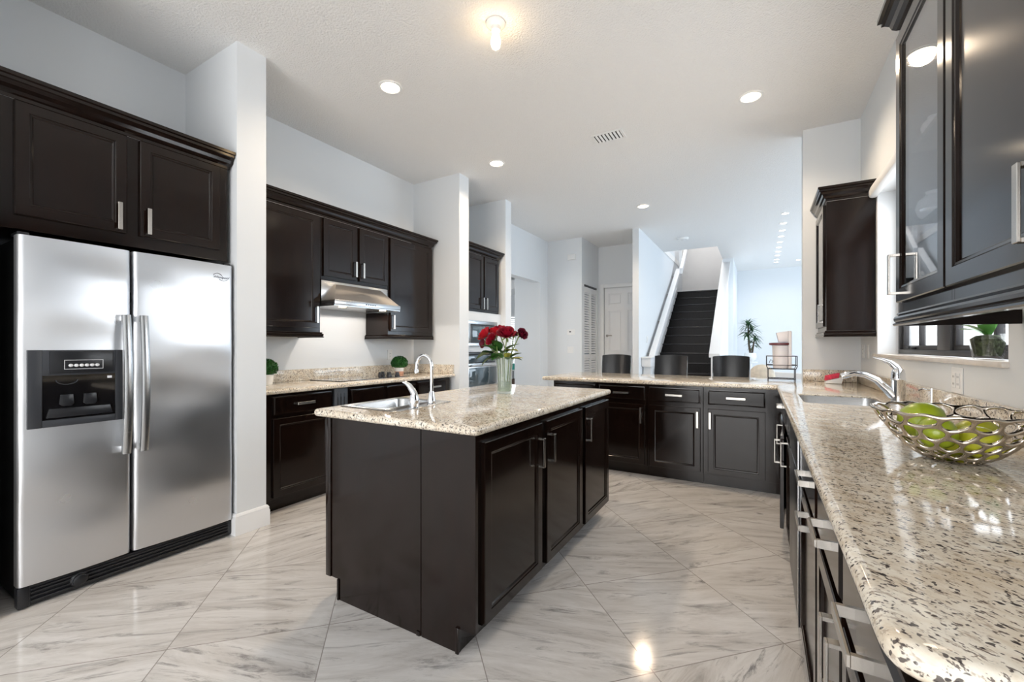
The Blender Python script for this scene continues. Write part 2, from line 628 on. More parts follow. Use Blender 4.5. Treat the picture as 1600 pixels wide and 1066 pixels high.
def apply_mods(o, ang=40):
    dg = bpy.context.evaluated_depsgraph_get()
    new = bpy.data.meshes.new_from_object(o.evaluated_get(dg))
    o.modifiers.clear()
    o.data = new
    for p in new.polygons:
        p.use_smooth = True
    new.set_sharp_from_angle(angle=R(ang))


# ------------------------------------------------------------------ setting
CZ = 3.21
YB = -3.2          # back wall behind the camera
XR = 0.756
XL3 = 4.7          # far side of the living room
YF = 12.7
mb = MB(); mb.box(-7.6, 4.9, YB - 0.2, 13.2, -0.12, 0.0)
struct('floor', mb, 'floor')
mb = MB()
for (a, b, c, d) in ((-7.6, -1.745, YB - .2, 13.2), (-1.745, -0.735, YB - .2, 9.36), (-0.735, 0.93, YB - .2, 4.88), (-0.735, 4.9, 4.88, 13.2), (-1.745, -0.735, 12.75, 13.2)):
    mb.box(a, b, c, d, CZ, CZ + 0.12)
mb.box(-1.858, -0.65, 9.24, 13.1, 6.0, 6.12)  # unseen roof over the stairwell, added to keep the sun out
struct('ceiling', mb, 'ceil')
# left side: alcoves and pillars
mb = MB()
mb.box(-3.85, -3.63, YB, 1.50, 0, CZ)
mb.box(-3.85, -3.67, 1.50, 4.93, 0, CZ)
mb.box(-3.63, -2.935, 0.20, 0.475, 0, CZ)
mb.box(-3.67, -2.935, 1.50, 1.69, 0, CZ)
mb.box(-3.67, -2.972, 3.92, 4.10, 0, CZ)
mb.box(-3.85, -2.965, 4.93, 5.08, 0, CZ)
mb.box(-3.64, -3.48, 5.08, 5.22, 0, CZ)
mb.box(-3.64, -3.48, 5.22, 7.02, 2.40, CZ)
mb.box(-4.02, -3.48, 7.02, 7.34, 0, CZ)
struct('wall_left', mb, 'wall')
mb = MB()
for (y0, y1, z0, z1) in ((4.102, 4.928, 0, 0.70), (4.102, 4.928, 1.16, 1.225), (4.102, 4.928, 1.545, 1.655), (4.102, 4.15, .70, 1.16), (4.79, 4.928, .70, 1.16), (4.102, 4.15, 1.225, 1.545), (4.79, 4.928, 1.225, 1.545)):
    mb.box(-3.669, -3.035, y0, y1, z0, z1)
struct('wall_oven_surround', mb, 'wall')
# hall behind: siren wall, closet wall, wall with the panelled door
mb = MB()
mb.box(-4.02, -2.80, 7.34, 7.46, 0, CZ)
mb.box(-2.92, -2.80, 8.20, 8.40, 0, CZ)
mb.box(-2.92, -2.80, 7.46, 8.20, 2.38, CZ)
struct('wall_hall', mb, 'wall')
mb = MB()
mb.box(-2.80, -2.70, 8.27, 8.40, 0, CZ)
mb.box(-2.70, -1.86, 8.27, 8.40, 2.45, CZ)
mb.box(-2.70, -1.86, 8.36, 8.40, 0, 2.45)  # unseen backing added behind the door leaf to stop a light leak
struct('wall_hall_back', mb, 'wall')
mb = MB()
mb.box(-1.858, -1.755, 7.24, 13.1, 0, CZ)
mb.box(-1.858, -1.755, 9.3, 13.1, CZ, 6.0)
struct('wall_stair_left', mb, 'wall')
mb = MB()
mb.prism([(7.96, 0.0), (11.9, 0.0), (11.9, CZ), (10.90, CZ), (7.96, 1.06)], 'x', -0.71, -0.62)
struct('wall_stair_right', mb, 'wall')
mb = MB()
mb.box(-0.735, -0.52, 10.76, YF, 0, CZ - .001)
mb.box(-0.735, -0.65, 9.25, 13.1, CZ + .12, 6.0)
mb.box(-1.755, -0.735, 9.24, 9.36, CZ + .12, 6.0)
struct('wall_stair_column', mb, 'wall')
mb = MB(); mb.box(-1.755, -0.735, 11.85, 12.0, 0, 6.0)
struct('wall_stair_back', mb, plain('warm_white_paint', (0.78, 0.765, 0.755), 0.9, var=0.01))
mb = MB(); mb.box(-0.62, 4.9, YF, 12.9, 0, CZ)
struct('wall_living_back', mb, 'wall')
mb = MB()
mb.box(XL3, 4.9, 4.73, YF, 0, 0.25); mb.box(XL3, 4.9, 4.73, YF, 2.75, CZ)
mb.box(XL3, 4.9, 4.73, 5.5, 0.25, 2.75); mb.box(XL3, 4.9, 11.8, YF, 0.25, 2.75)
struct('wall_living_right', mb, 'wall')
mb = MB(); mb.box(0.34, 4.9, 4.732, 4.88, 0, CZ)
struct('wall_peninsula_end', mb, 'wall')
# right kitchen wall with window hole y 2.18..4.12, z 1.15..2.37
mb = MB()
mb.box(XR, 0.93, YB, 2.18, 0, CZ)
mb.box(XR, 0.93, 4.12, 4.732, 0, CZ)
mb.box(XR, 0.93, 2.18, 4.12, 0, 1.148)
mb.box(XR, 0.93, 2.18, 4.12, 2.37, CZ)
struct('wall_right', mb, 'wall')
mb = MB()
mb.box(-3.85, -2.85, YB - .15, YB, 0, CZ); mb.box(0.45, 0.93, YB - .15, YB, 0, CZ)
mb.box(-2.85, 0.45, YB - .15, YB, 2.42, CZ)
struct('wall_back', mb, 'wall')
# side room seen through the opening at left
mb = MB()
mb.box(-7.6, -7.4, 4.9, 9.3, 0, CZ); mb.box(-7.4, -3.86, 4.9, 5.0, 0, CZ)
mb.box(-7.4, -5.62, 9.15, 9.3, 0, CZ); mb.box(-4.90, -3.0, 9.15, 9.3, 0, CZ)
mb.box(-5.62, -4.90, 9.15, 9.3, 0, 0.75); mb.box(-5.62, -4.90, 9.15, 9.3, 2.0, CZ)
mb.box(-4.02, -3.9, 7.46, 9.15, 0, CZ)
struct('wall_side_room', mb, 'wall')
mb = MB(); mb.box(-7.4, -4.02, 8.2, 9.15, 2.5, 2.7)
struct('trim_5', mb, 'trim')

# baseboards
BBP = [(0, 0), (.016, 0), (.016, .10), (.012, .112), (.013, .122), (.006, .135), (0, .138)]
mb = MB(); mb.sweep(BBP, [(-3.60, 1.498), (-2.935, 1.498), (-2.935, 1.692), (-3.1, 1.692)], 0.001, 1)
struct('baseboard_pillar', mb, 'trim', smooth=30)
mb = MB(); mb.sweep(BBP, [(-3.0, 4.102), (-2.972, 4.102), (-2.972, 3.918), (-2.995, 3.918)], 0.001, -1)
mb.sweep(BBP, [(-3.0, 4.928), (-2.965, 4.928), (-2.965, 5.082), (-3.45, 5.082)], 0.001, 1)
struct('baseboard_left', mb, 'trim', smooth=30)
mb = MB(); mb.sweep(BBP, [(-3.48, 7.04), (-3.48, 7.34), (-2.80, 7.34), (-2.80, 7.46)], 0.001, 1)
struct('baseboard_hall', mb, 'trim', smooth=30)
mb = MB(); mb.sweep(BBP, [(-0.62, YF), (4.6, YF)], 0.001, 1)
struct('baseboard_living', mb, 'trim', smooth=30)

# kitchen window: frame, sashes, panes
w1 = thing('window_1', 'x', 'window', (0.9, 3.15, 1.17)); w1['kind'] = 'structure'; del w1['label']; del w1['category']
mb = MB()
FX0, FX1 = 0.873, 0.925
for (y0, y1, z0, z1) in ((2.18, 4.12, 1.172, 1.205), (2.18, 4.12, 2.31, 2.37), (2.18, 2.22, 1.205, 2.31), (4.08, 4.12, 1.205, 2.31), (3.14, 3.33, 1.205, 2.31)):
    mb.box(FX0, FX1, y0, y1, z0, z1, 0.003)
obj('window_frame', mb, 'frame', w1)
mb = MB()
for (a, b) in ((2.22, 3.14), (3.33, 4.08)):
    for (y0, y1, z0, z1) in ((a, b, 1.205, 1.232), (a, b, 2.28, 2.31), (a, a + .03, 1.232, 2.28), (b - .03, b, 1.232, 2.28), ((a + b) / 2 - .012, (a + b) / 2 + .012, 1.232, 2.28)):
        mb.box(0.888, 0.918, y0, y1, z0, z1, 0.002)
obj('sash', mb, 'frame', w1)
mb = MB()
for (a, b) in ((2.24, 3.12), (3.35, 4.06)):
    mb.box(0.900, 0.904, a, b, 1.22, 2.29)
obj('pane', mb, 'glass', w1, smooth=0)
mb = MB()
for y in (3.80, 2.75):
    mb = MB(); mb.box(0.862, 0.888, y - .035, y + .035, 1.208, 1.222, .003); mb.box(0.848, 0.866, y - .008, y + .008, 1.210, 1.230, .003)
    obj('latch', mb, 'frame', w1)
mb = MB(); mb.box(0.735, 0.873, 2.17, 4.175, 1.149, 1.171, 0.005)
struct('trim_1', mb, 'marble', smooth=35)          # marble sill
mb = MB()
prof = [(0, 0), (.028, .0), (.042, .008), (.048, .025), (.048, .05), (.04, .075), (.02, .09), (0, .095)]
mb.prism([(XR - o, 2.345 + u) for o, u in prof], 'y', 2.14, 4.15)
struct('trim_2', mb, 'trim', smooth=40)            # rounded head trim over the window

# patio doors and living window frames (behind / beside the view)
d3 = thing('door_3', 'x', 'x', (-1.2, YB - .08, 0)); d3['kind'] = 'structure'; del d3['label']; del d3['category']
mb = MB()
for x in (-2.85, -1.78, -0.68, 0.39):
    mb.box(x, x + .06, YB - .12, YB - .05, 0, 2.42)
mb.box(-2.85, .45, YB - .12, YB - .05, 2.36, 2.42); mb.box(-2.85, .45, YB - .12, YB - .05, 0, .06)
obj('door_frame', mb, 'frame', d3, smooth=0)
mb = MB(); mb.box(-2.8, .4, YB - .09, YB - .085, .05, 2.37)
obj('pane', mb, 'glass', d3, smooth=0)
w2 = thing('window_2', 'x', 'x', (4.8, 8.6, 1.5)); w2['kind'] = 'structure'; del w2['label']; del w2['category']
mb = MB()
for y in (5.5, 7.05, 8.6, 10.15, 11.74):
    mb.box(4.78, 4.84, y, y + .06, .25, 2.75)
mb.box(4.78, 4.84, 5.5, 11.8, .25, .31); mb.box(4.78, 4.84, 5.5, 11.8, 2.69, 2.75)
obj('window_frame', mb, 'frame', w2, smooth=0)
mb = MB(); mb.box(4.80, 4.805, 5.55, 11.75, .3, 2.7)
obj('pane', mb, 'glass', w2, smooth=0)
w3 = thing('window_3', 'x', 'x', (-5.26, 9.2, 1.4)); w3['kind'] = 'structure'; del w3['label']; del w3['category']
mb = MB()
for (x0, x1, z0, z1) in ((-5.62, -5.57, .75, 2.0), (-4.95, -4.90, .75, 2.0), (-5.57, -4.95, .75, .8), (-5.57, -4.95, 1.95, 2.0)):
    mb.box(x0, x1, 9.13, 9.2, z0, z1)
obj('window_frame', mb, 'trim', w3, smooth=0)
mb = MB()
for k in range(22):
    z = .83 + k * .051
    mb.hexa([(-5.56, 9.10, z), (-4.96, 9.10, z), (-4.96, 9.125, z + .03), (-5.56, 9.125, z + .03), (-5.56, 9.10, z + .004), (-4.96, 9.10, z + .004), (-4.96, 9.125, z + .034), (-5.56, 9.125, z + .034)])
obj('blind', mb, 'blind', w3, smooth=0)

# outside ground
mb = MB(); mb.box(0.94, 4.6, 0.5, 4.70, -0.1, -0.02)
struct('ground_outside', mb, 'grass')

# six panel door
d1 = thing('door_1', 'x', 'x', (-2.28, 8.30, 0)); d1['kind'] = 'structure'; del d1['label']; del d1['category']
mb = MB()
mb.box(-2.76, -2.685, 8.25, 8.269, 0, 2.46, .004); mb.box(-2.685, -1.862, 8.25, 8.269, 2.385, 2.46, .004)
obj('door_casing', mb, 'trim', d1)
mb = MB()
mb.box(-2.685, -1.862, 8.318, 8.35, 0.012, 2.385)
cols = [(-2.60, -2.34), (-2.22, -1.96)]
rows = [(0.22, .98), (1.12, 1.93), (2.05, 2.27)]
fx = [-2.685, -2.60, -2.34, -2.22, -1.96, -1.862]
fz = [.012, .22, .98, 1.12, 1.93, 2.05, 2.27, 2.385]
for i in range(5):
    for j in range(7):
        if not (i % 2 == 1 and j % 2 == 1):
            mb.box(fx[i], fx[i + 1], 8.298, 8.318, fz[j], fz[j + 1])
for (a, b) in cols:
    for (c, d) in rows:
        mb.box(a + .025, b - .025, 8.303, 8.318, c + .025, d - .025, .007)
obj('door_leaf', mb, 'trim', d1, smooth=0)
mb = MB(); mb.lathe([(.026, 0), (.026, .008)], (0, 0, 0), 16)
bmesh.ops.rotate(mb.bm, verts=mb.bm.verts[:], cent=(0, 0, 0), matrix=Matrix.Rotation(R(90), 3, 'X'))
bmesh.ops.translate(mb.bm, verts=mb.bm.verts[:], vec=(-2.63, 8.298, 1.05 + .39))
mb.tube([(-2.63, 8.298, 1.44), (-2.63, 8.25, 1.44), (-2.60, 8.245, 1.44), (-2.52, 8.245, 1.44)], .010, 8)
obj('door_handle', mb, 'nickel', d1)

# louvred bifold closet door
d2 = thing('door_2', 'x', 'x', (-2.80, 7.83, 0)); d2['kind'] = 'structure'; del d2['label']; del d2['category']
mb = MB()
mb.box(-2.83, -2.812, 7.465, 7.49, 2.30, 2.378); mb.box(-2.85, -2.81, 7.462, 8.198, 2.352, 2.378)
obj('track', mb, 'frame', d2, smooth=0)
mb = MB()
for (a, b) in ((7.47, 7.828), (7.834, 8.192)):
    for (y0, y1, z0, z1) in ((a, a + .05, .02, 2.34), (b - .05, b, .02, 2.34), (a + .05, b - .05, 2.24, 2.34), (a + .05, b - .05, .02, .17), (a + .05, b - .05, 1.0, 1.08)):
        mb.box(-2.845, -2.815, y0, y1, z0, z1)
obj('door_frame', mb, 'trim', d2, smooth=0)
mb = MB()
for (a, b) in ((7.52, 7.778), (7.884, 8.142)):
    z = .18
    while z < 2.22:
        if not (0.965 < z < 1.07):
            mb.hexa([(-2.829, a, z + .030), (-2.814, a, z), (-2.814, b, z), (-2.829, b, z + .030), (-2.829, a, z + .036), (-2.814, a, z + .006), (-2.814, b, z + .006), (-2.829, b, z + .036)])
        z += .046
obj('louvre_slats', mb, 'trim', d2, smooth=0)

# ------------------------------------------------------------------ staircase
st = thing('staircase', 'straight dark wood staircase rising behind the breakfast bar', 'stairs', (-1.23, 8.6, 0))
for k in range(15):
    zt = 0.0407 + .1774 * k
    y0 = 8.705 + (zt - 1.105) / .1774 * .2537
    if zt < .1:
        continue
    mb = MB()
    last = zt > 2.5
    mb.box(-1.752, -0.713, y0 + .02, y0 + (1.30 if last else .2737), max(0, zt - .1774), zt - .03)
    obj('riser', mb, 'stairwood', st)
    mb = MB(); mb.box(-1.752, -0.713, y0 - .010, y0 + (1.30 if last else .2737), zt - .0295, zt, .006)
    obj('tread', mb, 'treadlit', st)
mb = MB()
sl = .1774 / .2537


def nz(y):
    return 1.105 + (y - 8.705) * sl


mb.prism([(7.35, nz(7.35) - .05), (10.75, nz(10.75) - .05), (10.75, nz(10.75) + .10), (7.35, nz(7.35) + .10)], 'x', -1.751, -1.70)
obj('skirt_board', mb, 'trim', st, smooth=0)
mb = MB(); mb.box(-1.75, -0.72, 11.83, 11.848, 2.525, 2.60)
obj('landing_skirting', mb, 'trim', st, smooth=0)
# sloping white rail on the left wall and the cap of the right half wall
mb = MB()
mb.prism([(7.72, nz(7.72) + .52), (10.55, nz(10.55) + .52), (10.55, nz(10.55) + .645), (7.72, nz(7.72) + .645)], 'x', -1.70, -1.60, .006)
hr = obj('handrail', mb, 'trim', st)
for y in (7.9, 8.8, 9.7, 10.4):
    mb = MB(); mb.box(-1.754, -1.70, y, y + .05, nz(y) + .50, nz(y) + .56)
    obj('bracket', mb, 'nickel', hr, smooth=0)
mb = MB()
mb.box(-1.752, -1.60, 7.42, 7.74, .88, 1.02, .008); mb.box(-1.754, -1.58, 7.40, 7.76, 1.02, 1.05, .006); mb.box(-1.74, -1.62, 7.50, 7.72, 0, .88)
obj('newel_post', mb, 'trim', st)
mb = MB()
mb.prism([(10.70, 2.95), (10.76, 2.95), (10.76, 3.95), (10.70, 3.95)], 'x', -1.66, -1.60)
mb.prism([(10.40, nz(10.4) + .60), (11.75, nz(10.4) + 1.75), (11.75, nz(10.4) + 1.87), (10.40, nz(10.4) + .73)], 'x', -1.60, -1.53, .006)
obj('upper_rail', mb, 'trim', st)
mb = MB()
mb.prism([(7.93, 1.04), (10.90, CZ - .005 - .03), (10.90, CZ - .004), (10.86, CZ - .004), (7.93, 1.105)], 'x', -0.752, -0.58, .006)
struct('trim_3', mb, 'trim', smooth=35)
mb = MB()
mb.prism([(7.945, 0), (7.96, 0), (7.96, 1.05), (7.945, 1.04)], 'x', -0.72, -0.61)
struct('trim_4', mb, 'trim')


# ------------------------------------------------------------------ cabinet fronts
class Fr:
    """local frame: a along u, b up, c outwards"""
    def __init__(s, o, u, n):
        s.o, s.u, s.n = Vector(o), Vector(u), Vector(n)

    def p(s, a, b, c):
        return s.o + s.u * a + Vector((0, 0, b)) + s.n * c

    def box(s, mb, a0, a1, b0, b1, c0, c1, bev=0.0, seg=2):
        p, q = s.p(a0, b0, c0), s.p(a1, b1, c1)
        mb.box(p.x, q.x, p.y, q.y, p.z, q.z, bev, seg)


def add_pull(mb, f, a, b, orient, ln=.145, w=.019, t=.006, so=.032, base=0.0):
    h = ln / 2
    if orient == 'v':
        f.box(mb, a - w / 2, a + w / 2, b - h, b + h, base + so - t, base + so, .0012, 1)
        f.box(mb, a - w / 2, a + w / 2, b - h, b - h + t + .002, base, base + so - t)
        f.box(mb, a - w / 2, a + w / 2, b + h - t - .002, b + h, base, base + so - t)
    else:
        f.box(mb, a - h, a + h, b - w / 2, b + w / 2, base + so - t, base + so, .0012, 1)
        f.box(mb, a - h, a - h + t + .002, b - w / 2, b + w / 2, base, base + so - t)
        f.box(mb, a + h - t - .002, a + h, b - w / 2, b + w / 2, base, base + so - t)


def front(parent, f, a0, a1, b0, b1, style='panel', pull=None, t=.020, name='door', mat='wood', ajar=None, w=.058):
    def ring(i, c):
        return [(a0 + i, b0 + i, c), (a1 - i, b0 + i, c), (a1 - i, b1 - i, c), (a0 + i, b1 - i, c)]
    if style == 'panel' or style == 'glass':
        sp = [(0, 0), (0, t - .003), (.003, t), (w - .012, t), (w - .008, t - .003), (w - .002, t - .004), (w + .004, t - .010)]
    else:
        sp = [(0, 0), (0, t - .007), (.006, t - .006), (.013, t)]
    rot = None
    if ajar:
        ah, ang = ajar

        def tr(q):
            a, b, c = q
            da = a - ah
            return f.p(ah + da * math.cos(ang) - c * math.sin(ang) * (1 if da <= 0 else 1), b, abs(da) * math.sin(abs(ang)) + c * math.cos(ang))
    else:
        def tr(q):
            return f.p(*q)
    mb = MB()
    rs = [[tr(q) for q in ring(i, c)] for i, c in sp]
    if style == 'glass':
        rs2 = rs + [[tr(q) for q in ring(w + .004, 0)]]
        mb.rings(rs2, False, False)
        # close the back of the frame ring
        mb.rings([rs[0], [tr(q) for q in ring(w + .004, 0)]], False, False)
        bmesh.ops.remove_doubles(mb.bm, verts=mb.bm.verts[:], dist=1e-5)
    else:
        mb.rings(rs, True, True)
    d = obj(name, mb, mat, parent, smooth=25)
    if style == 'glass':
        g = MB()
        f.box(g, a0 + w, a1 - w, b0 + w, b1 - w, t * .35, t * .35 + .004)
        obj('pane', g, 'cabglass', d, smooth=0)
    if pull:
        ori, pa, pb = pull
        g = MB()
        if ajar:
            ah, ang = ajar
            add_pull(g, f, pa, pb, ori, base=abs(pa - ah) * math.sin(abs(ang)) + t)
        else:
            add_pull(g, f, pa, pb, ori, base=t - .001)
        obj('handle', g, 'nickel', d, smooth=30)
    return d


def cabinet(name, label, cat, o, u, n, width, z0, z1, depth, els, toe=None, group=None, body=True, mat='wood', eps=.0008):
    """o = plan point of the left end of the face frame; els = (kind, a0, a1, b0(abs z), b1, pull)"""
    f = Fr((o[0], o[1], 0), u, n)
    c = f.p(width / 2, 0, -depth / 2)
    r = thing(name, label, cat, (c.x, c.y, 0 if toe else z0), group)
    if body:
        mb = MB()
        f.box(mb, eps, width - eps, (toe[0] if toe else z0), z1, -depth + .002, 0, .0015, 1)
        if toe:
            f.box(mb, eps, width - eps, 0.0, toe[0], -depth + .002, -toe[1])
        obj('carcass', mb, mat, r, smooth=30)
    for e in els:
        kind, a0, a1, b0, b1 = e[:5]
        pull = e[5] if len(e) > 5 else None
        kw = e[6] if len(e) > 6 else {}
        if kind == 'door':
            front(r, f, a0, a1, b0, b1, 'panel', pull, **kw)
        elif kind == 'glass':
            front(r, f, a0, a1, b0, b1, 'glass', pull, name='glass_door', **kw)
        elif kind == 'drawer':
            front(r, f, a0, a1, b0, b1, 'slab', pull, name='drawer_front', **kw)
        elif kind == 'false':
            front(r, f, a0, a1, b0, b1, 'slab', None, name='false_drawer_front', **kw)
    return r, f


CROWN = [(0, 0), (.006, 0), (.006, .016), (.014, .022), (.024, .034), (.030, .052), (.042, .066), (.050, .070), (.050, .084), (.060, .088), (.060, .105), (0, .105)]
RAIL = [(0, 0), (.018, 0), (.022, .004), (.021, .009), (.015, .012), (.019, .019), (.020, .027), (.017, .034), (.009, .037), (.013, .042), (.011, .047), (0, .048)]
LEFTU, LEFTN = (0, 1, 0), (1, 0, 0)

# --- over the fridge
fc, f = cabinet('wall_cabinet', 'wide two-door dark wood cabinet over the steel fridge', 'cabinet', (-3.0, .478), LEFTU, LEFTN, 1.0, 1.775, 2.378, .625,
    [('door', .075, .482, 1.842, 2.372, ('v', .445, 1.925)), ('door', .539, .946, 1.842, 2.372, ('v', .572, 1.925))])
mb = MB(); mb.sweep(CROWN, [(-3.6, 1.479), (-3.0, 1.479), (-3.0, .478)], 2.378, -1)
mb.bm.verts.ensure_lookup_table()
for v in mb.bm.verts:
    v.co.y = min(v.co.y, 1.497)
obj('crown_moulding', mb, 'wood', fc, smooth=0)

# --- uppers around the hood
UF = -3.335
units = []
cA, fA = cabinet('wall_cabinet', 'tall dark wood wall cabinet left of the range hood', 'cabinet', (UF, 1.694), LEFTU, LEFTN, .70, 1.35, 2.368, .33,
    [('door', .035, .668, 1.385, 2.355, ('v', .645, 1.50))])
cB, fB = cabinet('wall_cabinet', 'short two-door dark wood cabinet above the range hood', 'cabinet', (UF, 2.396), LEFTU, LEFTN, .782, 1.815, 2.368, .33,
    [('door', .022, .376, 1.848, 2.362, ('v', .352, 1.952)), ('door', .412, .768, 1.848, 2.362, ('v', .440, 1.952))])
cC, fC = cabinet('wall_cabinet', 'tall dark wood wall cabinet right of the range hood', 'cabinet', (UF, 3.180), LEFTU, LEFTN, .695, 1.35, 2.368, .33,
    [('door', .022, .655, 1.385, 2.355, ('v', .050, 1.48))])
mb = MB(); mb.sweep(RAIL, [(UF, 1.694), (UF, 2.395), (-3.66, 2.395)], 1.303, 1)
obj('light_rail', mb, 'wood', cA, smooth=30)
mb = MB(); mb.sweep(RAIL, [(-3.66, 3.181), (UF, 3.181), (UF, 3.874)], 1.303, 1)
obj('light_rail', mb, 'wood', cC, smooth=30)
mb = MB(); mb.sweep(CROWN, [(UF, 1.694), (UF, 3.852), (-3.66, 3.852)], 2.369, 1)
single('crown_moulding', mb, 'wood', 'long dark crown moulding along the cabinets over the hood', 'moulding', (UF, 2.8, 2.369), smooth=0)

# --- range hood
hd = thing('range_hood', 'stainless steel slanted range hood over the cooktop', 'range hood', (-3.4, 2.79, 1.56))
mb = MB(); mb.box(-3.40, -3.330, 2.402, 3.174, 1.62, 1.812, .002)
obj('back_panel', mb, 'steel2', hd)
mb = MB()
mb.rings([[(-3.329, 2.40, 1.612), (-3.155, 2.40, 1.612), (-3.155, 3.172, 1.612), (-3.329, 3.172, 1.612)],
          [(-3.329, 2.40, 1.628), (-3.155, 2.40, 1.628), (-3.155, 3.172, 1.628), (-3.329, 3.172, 1.628)],
          [(-3.329, 2.53, 1.786), (-3.300, 2.53, 1.786), (-3.300, 3.05, 1.786), (-3.329, 3.05, 1.786)]])
obj('canopy', mb, 'hoodsteel', hd, smooth=20)
mb = MB(); mb.box(-3.155, -3.148, 2.40, 3.172, 1.588, 1.634, .002); mb.box(-3.66, -3.156, 2.40, 2.407, 1.578, 1.611)
mb.box(-3.66, -3.156, 3.165, 3.172, 1.578, 1.611); mb.box(-3.66, -3.156, 2.407, 3.165, 1.582, 1.592)
obj('fascia', mb, 'steel2', hd)
for k in range(5):
    mb = MB(); mb.box(-3.149, -3.145, 2.735 + k * .026, 2.747 + k * .026, 1.606, 1.616, .001)
    obj('button', mb, 'black', hd)
for y in (2.55, 3.02):
    mb = MB(); mb.lathe([(.032, 0), (.032, .004)], (-3.24, y, 1.577), 18)
    obj('hood_light', mb, 'hoodlamp', hd)
    l = bpy.data.lights.new('hood_spot', 'SPOT'); l.energy = 5; l.color = (1, .90, .80); l.spot_size = R(172); l.spot_blend = .05; l.shadow_soft_size = .02
    lo = bpy.data.objects.new('hood_spot', l); C.objects.link(lo); lo.location = (-3.24, y, 1.57)

# --- base run on the left wall
BF = -3.09
b1, fb = cabinet('base_cabinet', 'dark wood base cabinet beside the white pillar, left of the cooktop', 'cabinet', (BF, 1.694), LEFTU, LEFTN, .634, 0, .876, .578,
    [('drawer', .128, .622, .715, .856, ('h', .375, .79)), ('door', .128, .622, .115, .692, None)], toe=(.10, .05))
b2, fb = cabinet('base_cabinet', 'dark wood base cabinet with two false drawers under the cooktop', 'cabinet', (BF, 2.328), LEFTU, LEFTN, .996, 0, .876, .578,
    [('false', .185, .562, .715, .846), ('false', .60, .985, .715, .846), ('door', .185, .562, .115, .692, ('v', .53, .60)), ('door', .60, .985, .115, .692, ('v', .63, .60))], toe=(.10, .05))
mb = MB()
fb.box(mb, .006, .140, .11, .874, 0, .024, .003)
for a in (.035, .068, .100):
    fb.box(mb, a, a + .007, .16, .83, .0238, .0252)
pl = obj('slotted_panel', mb, 'greyplastic', b2)
mb = MB()
for a in (.035, .068, .100):
    fb.box(mb, a, a + .007, .16, .80, .0253, .0260)
obj('slot', mb, 'gap', pl, smooth=0)
b3, fb = cabinet('base_cabinet', 'dark wood base cabinet right of the cooktop, half behind the island', 'cabinet', (BF, 3.326), LEFTU, LEFTN, .560, 0, .876, .578,
    [('drawer', .022, .548, .715, .856, ('h', .285, .79)), ('door', .022, .548, .115, .692, ('v', .055, .60))], toe=(.10, .05))


def rounded(poly, rad, seg=6):
    out = []
    n = len(poly)
    for i in range(n):
        p, q, r = Vector(poly[i - 1]), Vector(poly[i]), Vector(poly[(i + 1) % n])
        k = rad[i] if isinstance(rad, (list, tuple)) else rad
        if k <= 0:
            out.append(tuple(q)); continue
        d0, d1 = (p - q).normalized(), (r - q).normalized()
        a, b = q + d0 * k, q + d1 * k
        for j in range(seg + 1):
            t = j / seg
            m = a.lerp(q, t).lerp(q.lerp(b, t), t)
            out.append(tuple(m))
    return out


ZT0, ZT1 = .8775, .914


def inset(poly, d):
    n = len(poly); out = []
    for i in range(n):
        p, q, r = Vector(poly[i - 1]), Vector(poly[i]), Vector(poly[(i + 1) % n])
        a, b = (q - p).normalized(), (r - q).normalized()
        na, nb = Vector((-a.y, a.x)), Vector((-b.y, b.x))
        m = (na + nb).normalized()
        m = m / max(.3, m.dot(na))
        out.append((q.x + m.x * d, q.y + m.y * d))
    return out


def slab(poly, z0, z1, holes=(), bul=.0165, seg=6):
    """stone slab with a rounded edge (poly counter-clockwise) and cut-outs with an eased rim"""
    m = MB(); bm = m.bm
    def loft(rs):
        vv = [[bm.verts.new(p) for p in r] for r in rs]
        for a, b in zip(vv, vv[1:]):
            n = len(a)
            for i in range(n):
                bm.faces.new((a[i], a[(i + 1) % n], b[(i + 1) % n], b[i]))
        return vv[0], vv[-1]
    h = (z1 - z0) / 2
    rs = []
    for k in range(2 * seg + 1):
        t = -PI / 2 + PI * k / (2 * seg)
        rs.append([(p[0], p[1], z0 + h + h * math.sin(t)) for p in inset(poly, bul * (1 - math.cos(t)))])
    lo, hi = loft(rs)
    los, his = [lo], [hi]
    for hp in holes:
        big = inset(hp[::-1], .003)[::-1]      # a touch wider at the top rim
        b_, t_ = loft([[(p[0], p[1], z0) for p in hp], [(p[0], p[1], z1 - .003) for p in hp], [(p[0], p[1], z1) for p in big]])
        los.append(b_); his.append(t_)
    for loops in (los, his):
        es = []
        for lp in loops:
            for i in range(len(lp)):
                e = bm.edges.get((lp[i], lp[(i + 1) % len(lp)]))
                es.append(e)
        bmesh.ops.triangle_fill(bm, use_beauty=True, use_dissolve=False, edges=es)
    return m
BUL = .0165
mb = slab([(-3.668, 1.692), (-3.03, 1.692), (-3.03, 3.918), (-3.668, 3.918)], ZT0, ZT1)
wt1 = single('worktop', mb, 'granite', 'speckled granite worktop under the cooktop along the left wall', 'worktop', (-3.35, 2.8, ZT0))
mb = MB(); mb.box(-3.668, -3.640, 1.694, 3.916, ZT1, 1.016, .003); mb.box(-3.639, -3.045, 3.890, 3.917, ZT1, 1.016, .003)
obj('backsplash', mb, 'granite', wt1)

